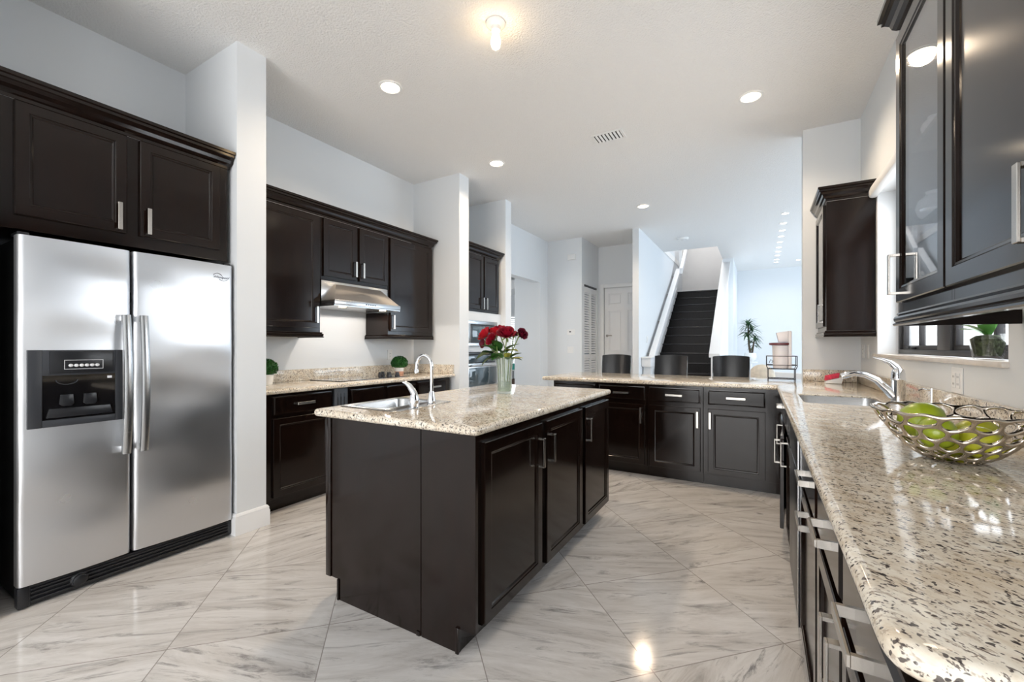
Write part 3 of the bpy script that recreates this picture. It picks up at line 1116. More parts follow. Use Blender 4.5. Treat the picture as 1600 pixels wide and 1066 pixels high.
# --- cooktop
ck = thing('cooktop', 'black glass cooktop set flush in the granite worktop', 'cooktop', (-3.40, 2.905, ZT1))
mb = MB(); mb.prism(rounded([(-3.60, 2.472), (-3.17, 2.472), (-3.17, 3.335), (-3.60, 3.335)], .012, 3), 'z', ZT1, ZT1 + .007, .002, 1)
obj('glass_top', mb, 'blackglass', ck)
for (x, y, r) in ((-3.28, 2.64, .085), (-3.49, 2.66, .07), (-3.29, 2.93, .07), (-3.49, 2.94, .09)):
    mb = MB()
    mb.rings([[(x + q * math.cos(a * PI / 16), y + q * math.sin(a * PI / 16), ZT1 + .0074) for a in range(32)] for q in (r, r + .003)], False, False)
    obj('burner_ring', mb, 'greyplastic', ck, smooth=0)
for (x, y) in ((-3.27, 3.14), (-3.33, 3.19), (-3.40, 3.14), (-3.44, 3.21), (-3.27, 3.25)):
    mb = MB(); mb.lathe([(.026, 0), (.026, .006), (.021, .010), (.019, .030), (.016, .033)], (x, y, ZT1 + .007), 16)
    mb.box(x - .004, x + .004, y - .022, y + .022, ZT1 + .036, ZT1 + .047, .002, 1)
    obj('knob', mb, 'black', ck)


# --- topiaries
def topiary(x, y, label, band, group):
    t = thing('potted_topiary', label, 'plant', (x, y, ZT1), group)
    if band:
        mb = MB(); mb.lathe([(.044, 0), (.046, .003), (.049, .038)], (x, y, ZT1), 24, True, False)
        obj('copper_band', mb, 'copper', t)
        mb = MB(); mb.lathe([(.049, .038), (.052, .085), (.047, .086), (.046, .07)], (x, y, ZT1), 24, False, True)
        obj('pot', mb, 'whitec', t)
        zc = .128
    else:
        mb = MB(); mb.lathe([(.048, 0), (.052, .004), (.064, .085), (.059, .086), (.057, .07)], (x, y, ZT1), 24)
        obj('pot', mb, 'whitec', t)
        zc = .135
    mb = MB()
    mb.ell((x, y, ZT1 + zc), .080, .080, .068, 16, 10)
    for i in range(1100):
        th = math.acos(random.uniform(-.55, 1)); a = random.uniform(0, 2 * PI)
        d = Vector((math.sin(th) * math.cos(a), math.sin(th) * math.sin(a), math.cos(th)))
        p = Vector((x, y, ZT1 + zc)) + Vector((d.x * .082, d.y * .082, d.z * .070)) * random.uniform(.92, 1.04)
        q = d.cross(Vector((random.uniform(-1, 1), random.uniform(-1, 1), random.uniform(-1, 1)))).normalized()
        s = random.uniform(.008, .013)
        out = (d + q * random.uniform(.2, .9)).normalized()
        w_ = out.cross(d).normalized() * s * .5
        mb.faces([p - w_ * .4, p + out * s * .6 - w_, p + out * s * 1.3, p + out * s * .6 + w_], [(0, 1, 2, 3)])
    obj('foliage', mb, 'boxwood', t, smooth=0)


topiary(-3.46, 3.47, 'round green topiary in a white pot with copper base beside the cooktop knobs', True, None)
topiary(-3.45, 1.98, 'round green topiary in a plain white pot left of the cooktop, cut by the pillar', False, None)


def plate(name, label, cat, c, u, n, w, h, kind='outlet', group=None):
    f = Fr(c, u, n)
    t = thing(name, label, cat, c, group)
    mb = MB(); f.box(mb, -w / 2, w / 2, -h / 2, h / 2, 0.0005, .006, .002, 1)
    pl = obj('cover_plate', mb, 'white', t)
    mb = MB()
    k = max(1, round(w / .07)) if kind != 'thermo' else 1
    if kind == 'thermo':
        f.box(mb, -.032, .004, -.004, .018, .006, .0066)
        obj('display', mb, 'black', t, smooth=0)
    else:
        for i in range(k):
            a = (i - (k - 1) / 2) * .046
            f.box(mb, a - .017, a + .017, -.033, .033, .006, .009, .0015, 1)
        obj('rocker' if kind == 'switch' else 'socket_insert', mb, 'white', t)
        if kind == 'outlet':
            mb = MB()
            for i in range(k):
                a = (i - (k - 1) / 2) * .046
                for b in (.016, -.016):
                    f.box(mb, a - .008, a - .005, b - .004, b + .005, .009, .0093); f.box(mb, a + .005, a + .008, b - .004, b + .005, .009, .0093)
            obj('slots', mb, 'greyplastic', t, smooth=0)
    return t


plate('wall_outlet', 'white outlet plate on the wall above the copper-based topiary', 'outlet', (-3.67, 3.53, 1.13), (0, 1, 0), (1, 0, 0), .075, .115)

# --- oven column
oc, fo = cabinet('wall_cabinet', 'dark two-door cabinet above the built-in microwave', 'cabinet', (-3.035, 4.12), LEFTU, LEFTN, .745, 1.657, 2.368, .62,
    [('door', .02, .358, 1.69, 2.36, ('v', .330, 1.765)), ('door', .382, .722, 1.69, 2.36, ('v', .408, 1.765))])
mb = MB(); mb.sweep(CROWN, [(-3.035, 4.11), (-3.035, 4.866), (-3.66, 4.866)], 2.369, 1)
obj('crown_moulding', mb, 'wood', oc, smooth=0)
mw = thing('microwave', 'built-in steel framed microwave above the wall oven', 'microwave', (-3.2, 4.47, 1.23))
mb = MB(); mb.box(-3.5, -3.035, 4.16, 4.78, 1.23, 1.54)
obj('body', mb, 'black', mw, smooth=0)
mb = MB()
for (y0, y1, z0, z1) in ((4.125, 4.80, 1.225, 1.27), (4.125, 4.80, 1.50, 1.545), (4.125, 4.20, 1.27, 1.50), (4.74, 4.80, 1.27, 1.50)):
    mb.box(-3.034, -3.012, y0, y1, z0, z1, .002)
obj('trim_frame', mb, 'steel2', mw)
mb = MB(); mb.box(-3.034, -3.018, 4.20, 4.74, 1.27, 1.50, .002)
dd = obj('door', mb, 'greyplastic', mw)
mb = MB(); mb.box(-3.018, -3.015, 4.24, 4.70, 1.30, 1.475, .001)
obj('window_glass', mb, 'ovenglass', dd)
ov = thing('wall_oven', 'built-in wall oven with dark glass below the microwave', 'oven', (-3.2, 4.47, .72))
mb = MB(); mb.box(-3.6, -3.035, 4.16, 4.78, .72, 1.15)
obj('body', mb, 'black', ov, smooth=0)
mb = MB(); mb.box(-3.034, -3.012, 4.13, 4.80, 1.03, 1.12, .003)
cp = obj('control_panel', mb, 'ovenglass', ov)
mb = MB(); mb.box(-3.034, -3.010, 4.13, 4.80, 1.122, 1.155, .003)
obj('vent_strip', mb, 'black', ov)
mb = MB(); mb.box(-3.034, -3.008, 4.13, 4.80, .715, 1.02, .004)
od = obj('door', mb, 'steel2', ov)
mb = MB(); mb.box(-3.008, -3.005, 4.16, 4.77, .74, .965, .002)
obj('window_glass', mb, 'ovenglass', od)
mb = MB(); mb.tube([(-2.965, 4.15, .995), (-2.965, 4.78, .995)], .011, 10)
for y in (4.19, 4.74):
    mb.tube([(-3.008, y, .995), (-2.965, y, .995)], .008, 8)
obj('handle', mb, 'steel2', od)

# ------------------------------------------------------------------ refrigerator
fr = thing('refrigerator', 'stainless side-by-side refrigerator with dark ice and water dispenser', 'refrigerator', (-3.25, 1.02, 0))
mb = MB(); mb.box(-3.60, -3.02, .562, 1.478, .03, 1.735, .006); mb.box(-3.56, -3.1, .60, 1.44, 0, .03)
obj('body', mb, 'blackmat', fr)


def bowed_door(y0, y1, z0, z1, x0=-3.012, x1=-2.944, bow=.010, r=.022, n=16):
    ring = [(x0, y0)]
    pts = []
    for i in range(6):
        a = PI - (PI / 2) * i / 5
        pts.append((x1 - r - bow + r * math.sin(PI - a) if False else 0, 0))
    prof = [(x0, y0)]
    for i in range(6):
        a = i / 5 * PI / 2
        prof.append((x1 - bow - r + r * math.sin(a), y0 + r - r * math.cos(a)))
    for i in range(1, n):
        t = i / n
        prof.append((x1 - bow + bow * (1 - (2 * t - 1) ** 2), y0 + r + (y1 - y0 - 2 * r) * t))
    for i in range(6):
        a = PI / 2 - i / 5 * PI / 2
        prof.append((x1 - bow - r + r * math.sin(a), y1 - r + r * math.cos(a)))
    prof.append((x0, y1))
    m = MB()
    rs = []
    nz_ = 44
    for k in range(nz_ + 1):
        z = z0 + (z1 - z0) * k / nz_
        ring = []
        for (x, y) in prof:
            e = min(1.0, max(0.0, (x - x0) / (x1 - x0) * 1.6 - .5))
            d_ = 1.5 * .0016 * math.sin(z * 7.5 + y * 3.1 + .4) + 1.5 * .0011 * math.sin(z * 15.3 - y * 4.2 + 1.1) + .0006 * math.sin(z * 29 + y * 7)
            ring.append((x + d_ * e, y, z))
        rs.append(ring)
    m.rings(rs)
    return m


fd = obj('freezer_door', bowed_door(.556, .967, .108, 1.745), 'steel', fr, smooth=40)
rd = obj('fridge_door', bowed_door(.979, 1.487, .108, 1.745), 'steel', fr, smooth=40)
for (d, y, sgn) in ((fd, .936, -1), (rd, 1.011, 1)):
    mb = MB()
    zs = [.655 + i * .74 / 14 for i in range(15)]
    rs = []
    for z in zs:
        t = (z - .655) / .74
        o = .030 + .026 * (1 - (2 * t - 1) ** 2)
        rs.append([(-2.944 + o - .008, y - .017, z), (-2.944 + o + .004, y - .017, z), (-2.944 + o + .008, y - .009, z), (-2.944 + o + .008, y + .009, z), (-2.944 + o + .004, y + .017, z), (-2.944 + o - .008, y + .017, z)])
    mb.rings(rs)
    for z in (.66, 1.36):
        mb.box(-2.952, -2.91, y - .012, y + .012, z, z + .035, .003)
    obj('handle', mb, 'steel2', d, smooth=40)
mb = MB(); mb.prism([(-3.01, .008), (-2.972, .008), (-2.966, .02), (-2.966, .098), (-3.01, .098)], 'y', .56, 1.482)
gr = obj('base_grille', mb, 'black', fr)
mb = MB()
for z in (.026, .045, .064, .080):
    mb.box(-2.967, -2.956, .60, 1.46, z, z + .007, .001, 1)
obj('grille_bar', mb, 'black', gr, smooth=0)
mb = MB()
K = Matrix.Rotation(R(90), 3, 'Y')
m2 = MB(); m2.lathe([(.034, 0), (.034, .006), (.027, .010), (.026, .022), (.020, .026)], (0, 0, 0), 24)
bmesh.ops.rotate(m2.bm, verts=m2.bm.verts[:], cent=(0, 0, 0), matrix=K)
bmesh.ops.translate(m2.bm, verts=m2.bm.verts[:], vec=(-2.964, .765, .056))
obj('filter_knob', m2, 'black', gr)
mb = MB(); mb.box(-3.01, -2.96, .556, .598, .004, .104, .008)
obj('corner_foot', mb, 'black', gr)
for y in (.575, 1.455):
    mb = MB(); mb.box(-3.07, -2.965, y - .018, y + .022, 1.746, 1.760, .004)
    obj('hinge_cover', mb, 'black', fr)
# dispenser
dp = None
mb = MB()
X0 = -2.946
# surround with an opening
for (y0, y1, z0, z1) in ((.584, .632, .838, 1.208), (.898, .928, .838, 1.208), (.632, .898, 1.085, 1.208), (.632, .898, .838, .872)):
    mb.box(X0 - .01, X0 + .008, y0, y1, z0, z1, .002)
dp = obj('dispenser', mb, 'greyplastic', fr)
mb = MB()
mb.box(X0 + .0081, X0 + .012, .655, .888, 1.094, 1.202, .003)
obj('control_panel', mb, 'black', dp)
mb = MB()
mb.box(X0 + .0002, X0 + .004, .633, .897, .872, 1.085)
obj('recess', mb, 'blackglass', dp, smooth=0)
mb = MB()
for (y0, y1, z0, z1) in ((.705, .848, 1.157, 1.159), (.705, .848, 1.113, 1.115), (.705, .707, 1.115, 1.157), (.846, .848, 1.115, 1.157)):
    mb.box(X0 + .0121, X0 + .0127, y0, y1, z0, z1)
obj('outline', mb, 'button', dp, smooth=0)
for k in range(6):
    mb = MB(); mb.ell((X0 + .013, .728 + k * .0195, 1.132), .004, .0088, .0075, 14, 8)
    obj('button', mb, 'button', dp)
for (y, rz_) in ((.715, 0), (.80, .12)):
    mb = MB(); mb.prism([(y - .022, .99), (y + .022, .99), (y + .026, .945), (y + .016, .935), (y - .016, .935), (y - .026, .945)], 'x', X0 + .0045, X0 + .012, .002, 2)
    obj('paddle', mb, 'black', dp)
mb = MB(); mb.prism([(.645, .882), (.885, .882), (.875, .925), (.655, .925)], 'x', X0 + .0042, X0 + .014, .003, 2)
obj('drip_tray', mb, 'black', dp)
mb = MB(); mb.tube([(X0 + .010, .715 + .038 * math.cos(a * PI / 10), 1.062 - .022 * math.sin(a * PI / 10)) for a in range(11)], .0022, 6)
obj('ice_chute', mb, 'greyplastic', dp)
mb = MB(); mb.box(X0 + .0042, X0 + .006, .866, .884, 1.062, 1.074)
obj('sticker', mb, 'button', dp, smooth=0)
# script logo on the fridge door


def text_mesh(body, size, shear=0.25):
    cu = bpy.data.curves.new('txt', 'FONT')
    cu.body = body; cu.size = size; cu.shear = shear; cu.extrude = .0005; cu.align_x = 'CENTER'
    o = bpy.data.objects.new('txt', cu); C.objects.link(o)
    dg = bpy.context.evaluated_depsgraph_get()
    me = bpy.data.meshes.new_from_object(o.evaluated_get(dg))
    bpy.data.objects.remove(o)
    m = MB(); m.bm.from_mesh(me); bpy.data.meshes.remove(me)
    return m


mb = text_mesh('Whirlpool', .022, .3)
bmesh.ops.transform(mb.bm, matrix=Matrix(((0, 0, 1, -2.9475), (1, 0, 0, 1.412), (0, 1, 0, 1.655), (0, 0, 0, 1))), verts=mb.bm.verts[:])
mb.tube([(-2.9473, 1.368 + .05 * t, 1.674 + .012 * math.sin(t * PI)) for t in [i / 10 for i in range(11)]], .0018, 6)
mb.tube([(-2.9476, 1.400 + .05 * t, 1.650 - .008 * math.sin(t * PI)) for t in [i / 10 for i in range(11)]], .0014, 6)
obj('logo', mb, 'logo', rd, smooth=0)

# ------------------------------------------------------------------ island
il = thing('island_cabinet', 'dark wood kitchen island base with three doors facing the right counter', 'island', (-1.41, 2.2, 0))
IX0, IX1, IY0, IY1 = -1.85, -.967, 1.386, 3.03
mb = MB()
mb.box(IX0 + .001, IX1, IY0, IY1, .10, .876, .002, 1)
mb.box(-1.77, -1.042, IY0 + .002, IY1 - .03, 0, .10)
obj('carcass', mb, 'wood', il)
EP = [(-1.768, 0), (-1.24, 0), (-1.24, .876), (-1.85, .876), (-1.85, .10), (-1.768, .10)]
mb = MB(); mb.prism(EP, 'y', 1.366, 1.385, .001, 1)
obj('end_panel', mb, 'wood', il)
EP2 = [(-1.236, 0), (-1.040, 0), (-1.040, .10), (-.958, .10), (-.958, .876), (-1.236, .876)]
mb = MB(); mb.prism(EP2, 'y', 1.366, 1.385, .001, 1)
obj('end_panel', mb, 'wood', il)
for e in ((-1.852, -1.816, 1.360, 1.3655, .10, .876), (-1.770, -1.758, 1.360, 1.3655, 0, .10), (-1.052, -1.036, 1.358, 1.3655, 0, .105), (-1.262, -1.243, 1.362, 1.3655, 0, .02)):
    mb = MB(); mb.box(*e, .0015)
    obj('edge_strip', mb, 'wood', il)
fi = Fr((IX1, IY0, 0), (0, 1, 0), (1, 0, 0))
for (a0, a1, ha) in ((.030, .548, .515), (.604, 1.110, .640), (1.163, 1.636, 1.195)):
    front(il, fi, a0, a1, .108, .842, 'panel', ('v', ha, .700), t=.021)
mb = slab(rounded([(-1.935, 1.345), (-.937, 1.345), (-.937, 3.06), (-1.935, 3.06)], .026), ZT0, ZT1, [rounded([(-1.862, 1.505), (-1.60, 1.505), (-1.60, 1.875), (-1.862, 1.875)], .05)])
wt2 = single('worktop', mb, 'granite', 'speckled granite island top with sink and roses', 'worktop', (-1.43, 2.2, ZT0))
cut = MB(); cut.prism(rounded([(-1.868, 1.499), (-1.594, 1.499), (-1.594, 1.881), (-1.868, 1.881)], .05), 'z', .70, .90)
boolean_cut([o for o in il.children if o.name.startswith('carcass')][0], [cut])


def sink(name, label, x0, x1, y0, y1, rx0, rx1, ry0, ry1, ztop, depth, rim, rad=.05):
    """bowl x0..x1,y0..y1; rim plate to rx/ry when rim"""
    t = thing(name, label, 'sink', ((x0 + x1) / 2, (y0 + y1) / 2, ztop - depth))
    def rr(ix, z):
        return [(p[0], p[1], z) for p in rounded([(x0 + ix, y0 + ix), (x1 - ix, y0 + ix), (x1 - ix, y1 - ix), (x0 + ix, y1 - ix)], max(.012, rad - ix * .3), 6)]
    rs = []
    if rim:
        rs.append([(p[0], p[1], ztop + .001) for p in rounded([(rx0, ry0), (rx1, ry0), (rx1, ry1), (rx0, ry1)], .03, 6)])
        rs.append([(p[0], p[1], ztop + .004) for p in rounded([(rx0 + .005, ry0 + .005), (rx1 - .005, ry0 + .005), (rx1 - .005, ry1 - .005), (rx0 + .005, ry1 - .005)], .028, 6)])
        rs.append(rr(0, ztop + .003))
    rs += [rr(.003, ztop - .006 if rim else ztop), rr(.008, ztop - depth + .03), rr(.022, ztop - depth + .008), rr(.05, ztop - depth)]
    mb = MB(); mb.rings(rs, False, True)
    obj('basin', mb, 'steel2', t, smooth=50)
    mb = MB(); mb.lathe([(.038, .001), (.034, .004), (.012, .002)], ((x0 + x1) / 2, (y0 + y1) / 2, ztop - depth), 20)
    obj('drain', mb, 'chrome', t)
    return t


sink('drop_in_sink', 'small stainless drop-in sink in the island top', -1.855, -1.607, 1.512, 1.868, -1.90, -1.495, 1.468, 1.912, ZT1, .16, True)

# gooseneck faucet
fx_, fy_ = -1.545, 1.79
g = thing('faucet', 'tall chrome gooseneck faucet on the island sink', 'faucet', (fx_, fy_, ZT1 + .004))
mb = MB(); mb.lathe([(.024, .002), (.024, .012), (.019, .03), (.015, .055), (.012, .065)], (fx_, fy_, ZT1 + .003), 20)
obj('base', mb, 'chrome', g)
pts = [(fx_, fy_, ZT1 + .06)]
pts += [(fx_, fy_, ZT1 + .06 + i * .03) for i in range(1, 5)]
for i in range(11):
    a = i / 10 * PI * 1.0
    pts.append((fx_ - .048 + .048 * math.cos(a), fy_ - .012 * i / 10, ZT1 + .205 + .058 * math.sin(a)))
pts.append((fx_ - .097, fy_ - .014, ZT1 + .185))
mb = MB(); mb.tube(pts, .0095, 12)
obj('spout', mb, 'chrome', g)
mb = MB(); mb.lathe([(.010, -.022), (.0125, -.02), (.0125, 0), (.0105, .003)], (fx_ - .097, fy_ - .014, ZT1 + .185), 14)
obj('aerator', mb, 'chrome', g)
lx, ly = -1.525, 1.633
g = thing('faucet_lever', 'teardrop chrome faucet lever beside the gooseneck spout', 'faucet handle', (lx, ly, ZT1 + .004))
mb = MB(); mb.lathe([(.025, .001), (.026, .012), (.026, .03), (.023, .05), (.016, .066), (.006, .072)], (lx, ly, ZT1 + .004), 20)
obj('base', mb, 'chrome', g)
mb = MB(); mb.tube([(lx + .004, ly, ZT1 + .066), (lx - .006, ly - .004, ZT1 + .085), (lx - .024, ly - .01, ZT1 + .112), (lx - .045, ly - .016, ZT1 + .126), (lx - .06, ly - .02, ZT1 + .128)], [.017, .016, .013, .009, .005], 12)
obj('lever', mb, 'chrome', g)

# ------------------------------------------------------------------ vase and roses
vx, vy = -1.475, 2.44
v = thing('vase', 'tall ribbed glass vase holding red roses on the island', 'vase', (vx, vy, ZT1))
mb = MB()
mb.lathe([(.050, 0.001), (.052, .006), (.049, .05), (.047, .10), (.050, .16), (.057, .21), (.063, .238), (.060, .238), (.054, .21), (.046, .15), (.044, .08), (.046, .014)], (vx, vy, ZT1), 64, True, True, flute=.022, nf=16)
obj('glass_body', mb, 'vaseglass', v, smooth=60)
mb = MB(); mb.lathe([(.043, .016), (.0425, .04), (.0415, .078)], (vx, vy, ZT1), 32)
obj('water', mb, 'water', v)


def leafblade(mb, p, d, up, ln, w, curl=.2, seg=5):
    d = Vector(d).normalized(); up = Vector(up)
    s = d.cross(up).normalized()
    up = s.cross(d).normalized()
    L_, R_, M_ = [], [], []
    for i in range(seg + 1):
        t = i / seg
        c = Vector(p) + d * ln * t - up * curl * ln * t * t
        ww = w * math.sin(PI * min(1, t * .92 + .06)) ** .8 * .5
        L_.append(c - s * ww + up * ww * .35); R_.append(c + s * ww + up * ww * .35); M_.append(c)
    mb.rings([L_, M_, R_], False, False, closed=False)


def rose(c, r, mat, label, stem_to, tilt, leaves):
    c = Vector(c)
    t = thing('rose', label, 'flower', tuple(c), 'roses in the glass vase')
    T = Vector(tilt).normalized()
    q = T.to_track_quat('Z', 'Y').to_matrix()
    mb = MB()
    for layer, (n, rad, h, open_) in enumerate(((3, .30, .62, .0), (4, .52, .66, .10), (5, .74, .62, .22), (6, .95, .52, .42))):
        for k in range(n):
            a0 = 2 * PI * k / n + layer * .7 + random.uniform(-.15, .15)
            half = PI / n * 1.35
            rows = []
            for i in range(6):
                tt = i / 5
                row = []
                for j in range(7):
                    s = j / 6 * 2 - 1
                    rr = rad * (math.sin(tt * PI * .5) ** .55) * (1 + open_ * tt * tt * .6)
                    zz = -.55 + (h + .55) * tt - open_ * .5 * tt ** 3 - (s * s) * .22 * tt
                    aa = a0 + s * half * (1 - .25 * tt * tt)
                    rr *= 1 + random.uniform(-.02, .02)
                    row.append(c + q @ Vector((rr * math.cos(aa), rr * math.sin(aa), zz)) * r)
                rows.append(row)
            mb.rings(rows, False, False, closed=False)
    obj('bloom', mb, mat, t, smooth=50)
    mb = MB()
    s = Vector(stem_to)
    b = c - T * r * .55
    mid = b.lerp(s, .5) - T * .012
    mb.tube([b, b - T * .02, mid, s, Vector((s.x * .6 + vx * .4 + random.uniform(-.012, .012), s.y * .6 + vy * .4, ZT1 + .03))], [.006, .004, .0035, .0035, .0035], 6)
    for k in range(5):
        a = 2 * PI * k / 5
        leafblade(mb, b, (q @ Vector((math.cos(a), math.sin(a), -.3))), T, r * .8, r * .28, .1, 3)
    obj('stem', mb, 'stem', t)
    if leaves:
        mb = MB()
        for (lp, ld, ln) in leaves:
            leafblade(mb, Vector(lp), ld, (0, 0, 1), ln, ln * .62, .35)
        obj('leaves', mb, leaves_mat, t, smooth=60)


def pxy(px, py, y):
    a = (px - 800) / 667.62; b = -(py - 541.68) / 667.62
    st_, ct_ = math.sin(.526219), math.cos(.526219)
    d = Vector((-st_ + a * ct_, ct_ + a * st_, b)); k = y / d.y
    return Vector((d.x * k, y, 1.225 + d.z * k))


def rim(a, z=.232):
    return (vx + .045 * math.cos(a), vy + .045 * math.sin(a), ZT1 + z)


leaves_mat = 'leaf'
spec = [((757, 522), 2.40, .047, 'rose2', 'bright red rose leaning out at the left of the bouquet', 3.4, (-.7, -.3, .6)),
        ((774, 518), 2.47, .046, 'rose2', 'bright red rose at the top left, behind the front blooms', 2.4, (-.2, .1, 1)),
        ((768, 530), 2.36, .040, 'rose', 'red rose hanging low at the front left of the bouquet', 3.9, (-.3, -.7, .4)),
        ((755, 537), 2.45, .028, 'rose3', 'dark maroon rose tucked lowest at the far left of the bouquet', 2.9, (-.8, .1, .1)),
        ((791, 521), 2.38, .055, 'rose', 'largest deep red rose at the centre of the bouquet', 5.2, (.25, -.5, .8)),
        ((783, 514), 2.48, .042, 'rose', 'deep red rose at the top of the bouquet behind the largest bloom', 1.4, (.1, .1, 1)),
        ((804, 522), 2.46, .028, 'rose3', 'small dark rose between the large bloom and the rightmost one', .6, (.4, -.2, .8)),
        ((816, 522), 2.42, .035, 'rose3', 'dark maroon rose furthest right in the bouquet', 6.0, (.8, -.3, .4))]
lv = {0: [((770, 552), (-1, -.1, .0), .085), ((772, 556), (-.7, -.5, -.35), .075)], 4: [((785, 552), (.6, -.6, .35), .075), ((780, 549), (.1, -.6, .75), .085)],
      7: [((790, 550), (.9, -.2, .35), .07)], 2: [((776, 550), (-.3, -.7, .6), .08), ((780, 553), (.1, -.9, -.05), .07)], 5: [((786, 552), (.5, .2, .6), .08)],
      1: [((774, 550), (-.5, .1, .8), .085)], 3: [((772, 551), (-.9, .2, .2), .08)]}
for i, (p, y, r, m, lab, a, tl) in enumerate(spec):
    lf = [(tuple(pxy(q[0], q[1], vy - .01)), d, ln * 1.5) for (q, d, ln) in lv.get(i, [])]
    lf += [(rim(a + .5, .225), (math.cos(a + .4), math.sin(a + .4), .25 + .2 * (i % 3)), .085), (rim(a - .4, .235), (math.cos(a - .5), math.sin(a - .5), .9), .08)]
    leaves_mat = 'leafy' if i == 7 else 'leaf'
    rose(pxy(p[0], p[1], y), r, m, lab, rim(a), tl, lf)

# ------------------------------------------------------------------ peninsula
PU, PN = (1, 0, 0), (0, -1, 0)
pen = [(-1.885, .478, 'dark base cabinet at the free left end of the peninsula, partly behind the island', 1),
       (-1.406, .485, 'dark peninsula cabinet right behind the far corner of the island', 1),
       (-.920, .484, 'middle dark peninsula cabinet in front of the middle bar stool', -1),
       (-.435, .585, 'dark peninsula cabinet next to the inner corner of the counters', 0)]
for (x0, w_, lab, hs) in pen:
    a0, a1 = (.022, w_ - .022) if w_ < .5 else (.038, .473)
    if hs == 1:
        ha = a1 - .03
    elif hs == -1:
        ha = a1 - .022
    else:
        ha = a0 + .018
    cabinet('base_cabinet', lab, 'cabinet', (x0, 4.12), PU, PN, w_, 0, .876, .53,
            [('drawer', a0, a1, .715, .846, ('h', (a0 + a1) / 2, .783)), ('door', a0, a1, .112, .680, ('v', ha, .578))], toe=(.10, .05))
# ------------------------------------------------------------------ right hand run (faces -x); a runs from far to near
RU, RN = (0, -1, 0), (-1, 0, 0)
RF = .155
cabinet('base_cabinet', 'dark corner base cabinet of the right counter, beside the peninsula', 'cabinet', (RF, 4.115), RU, RN, .60, 0, .876, .598,
        [('drawer', .13, .585, .715, .846, ('h', .36, .783)), ('door', .13, .585, .112, .680, ('v', .40, .578))], toe=(.10, .06))
cs, fs_ = cabinet('base_cabinet', 'dark sink base cabinet under the right sink, one door ajar', 'cabinet', (RF, 3.512), RU, RN, .87, 0, .876, .598,
        [('false', .02, .42, .715, .846), ('false', .45, .85, .715, .846),
         ('door', .015, .425, .112, .680, ('v', .392, .578), {'ajar': (.015, .075)}), ('door', .45, .855, .112, .680, ('v', .483, .578))], toe=(.10, .06))
dw = thing('dishwasher', 'built-in dishwasher with steel edge between the sink and the drawers', 'dishwasher', (.45, 2.33, 0))
mb = MB(); mb.box(RF, .752, 2.034, 2.638, .10, .874); mb.box(RF + .06, .70, 2.05, 2.62, 0, .10)
obj('body', mb, 'black', dw, smooth=0)
mb = MB(); mb.box(RF - .022, RF - .001, 2.034, 2.638, .11, .70, .004); mb.box(RF - .022, RF - .001, 2.034, 2.638, .71, .868, .004)
obj('door', mb, 'black', dw)
mb = MB(); mb.box(RF - .026, RF - .0225, 2.034, 2.050, .11, .868, .001)
obj('edge_trim', mb, 'steel2', dw)
cabinet('base_cabinet', 'dark pull-out cabinet between the dishwasher and the nearest double cabinet', 'cabinet', (RF, 2.030), RU, RN, .57, 0, .876, .598,
        [('drawer', .02, .55, .715, .846, ('h', .30, .783)), ('door', .02, .55, .112, .690, ('h', .32, .645))], toe=(.10, .06))
cabinet('base_cabinet', 'nearest dark base cabinet under the right counter, two drawers over two doors', 'cabinet', (RF, 1.458), RU, RN, .84, 0, .876, .598,
        [('drawer', .02, .405, .715, .846, ('h', .215, .783)), ('drawer', .435, .82, .715, .846, ('h', .63, .783)),
         ('door', .02, .405, .112, .690, ('v', .375, .60)), ('door', .435, .82, .112, .690, ('v', .465, .60))], toe=(.10, .06))
# L-shaped worktop
poly = rounded([(.115, .58), (.7545, .58), (.7545, 4.730), (.337, 4.730), (.337, 4.93), (-1.97, 4.93), (-1.97, 4.0), (.115, 4.0)], [.05, 0, 0, 0, 0, .03, .03, .006])
SKX0, SKX1, SKY0, SKY1 = .215, .600, 2.87, 3.39
mb = slab(poly, ZT0, ZT1, [rounded([(SKX0, SKY0), (SKX1, SKY0), (SKX1, SKY1), (SKX0, SKY1)], [.05, .13, .05, .03])])
wt3 = single('worktop', mb, 'granite', 'long L-shaped granite worktop of the breakfast bar and right counter', 'worktop', (-.2, 4.4, ZT0))
cut = MB(); cut.prism(rounded([(SKX0 - .02, SKY0 - .02), (SKX1 + .02, SKY0 - .02), (SKX1 + .02, SKY1 + .02), (SKX0 - .02, SKY1 + .02)], .05), 'z', .66, .90)
boolean_cut([o for o in cs.children if o.name.startswith('carcass')][0], [cut])
sink('undermount_sink', 'stainless undermount sink in the right counter below the window', SKX0 + .002, SKX1 - .002, SKY0 + .002, SKY1 - .002, 0, 0, 0, 0, ZT1 - .009, .20, False, .05)
mb = MB()
mb.box(.727, .7552, .60, 4.729, ZT1, 1.017, .003); mb.box(.338, .726, 4.702, 4.7305, ZT1, 1.017, .003)
obj('backsplash', mb, 'granite', wt3)

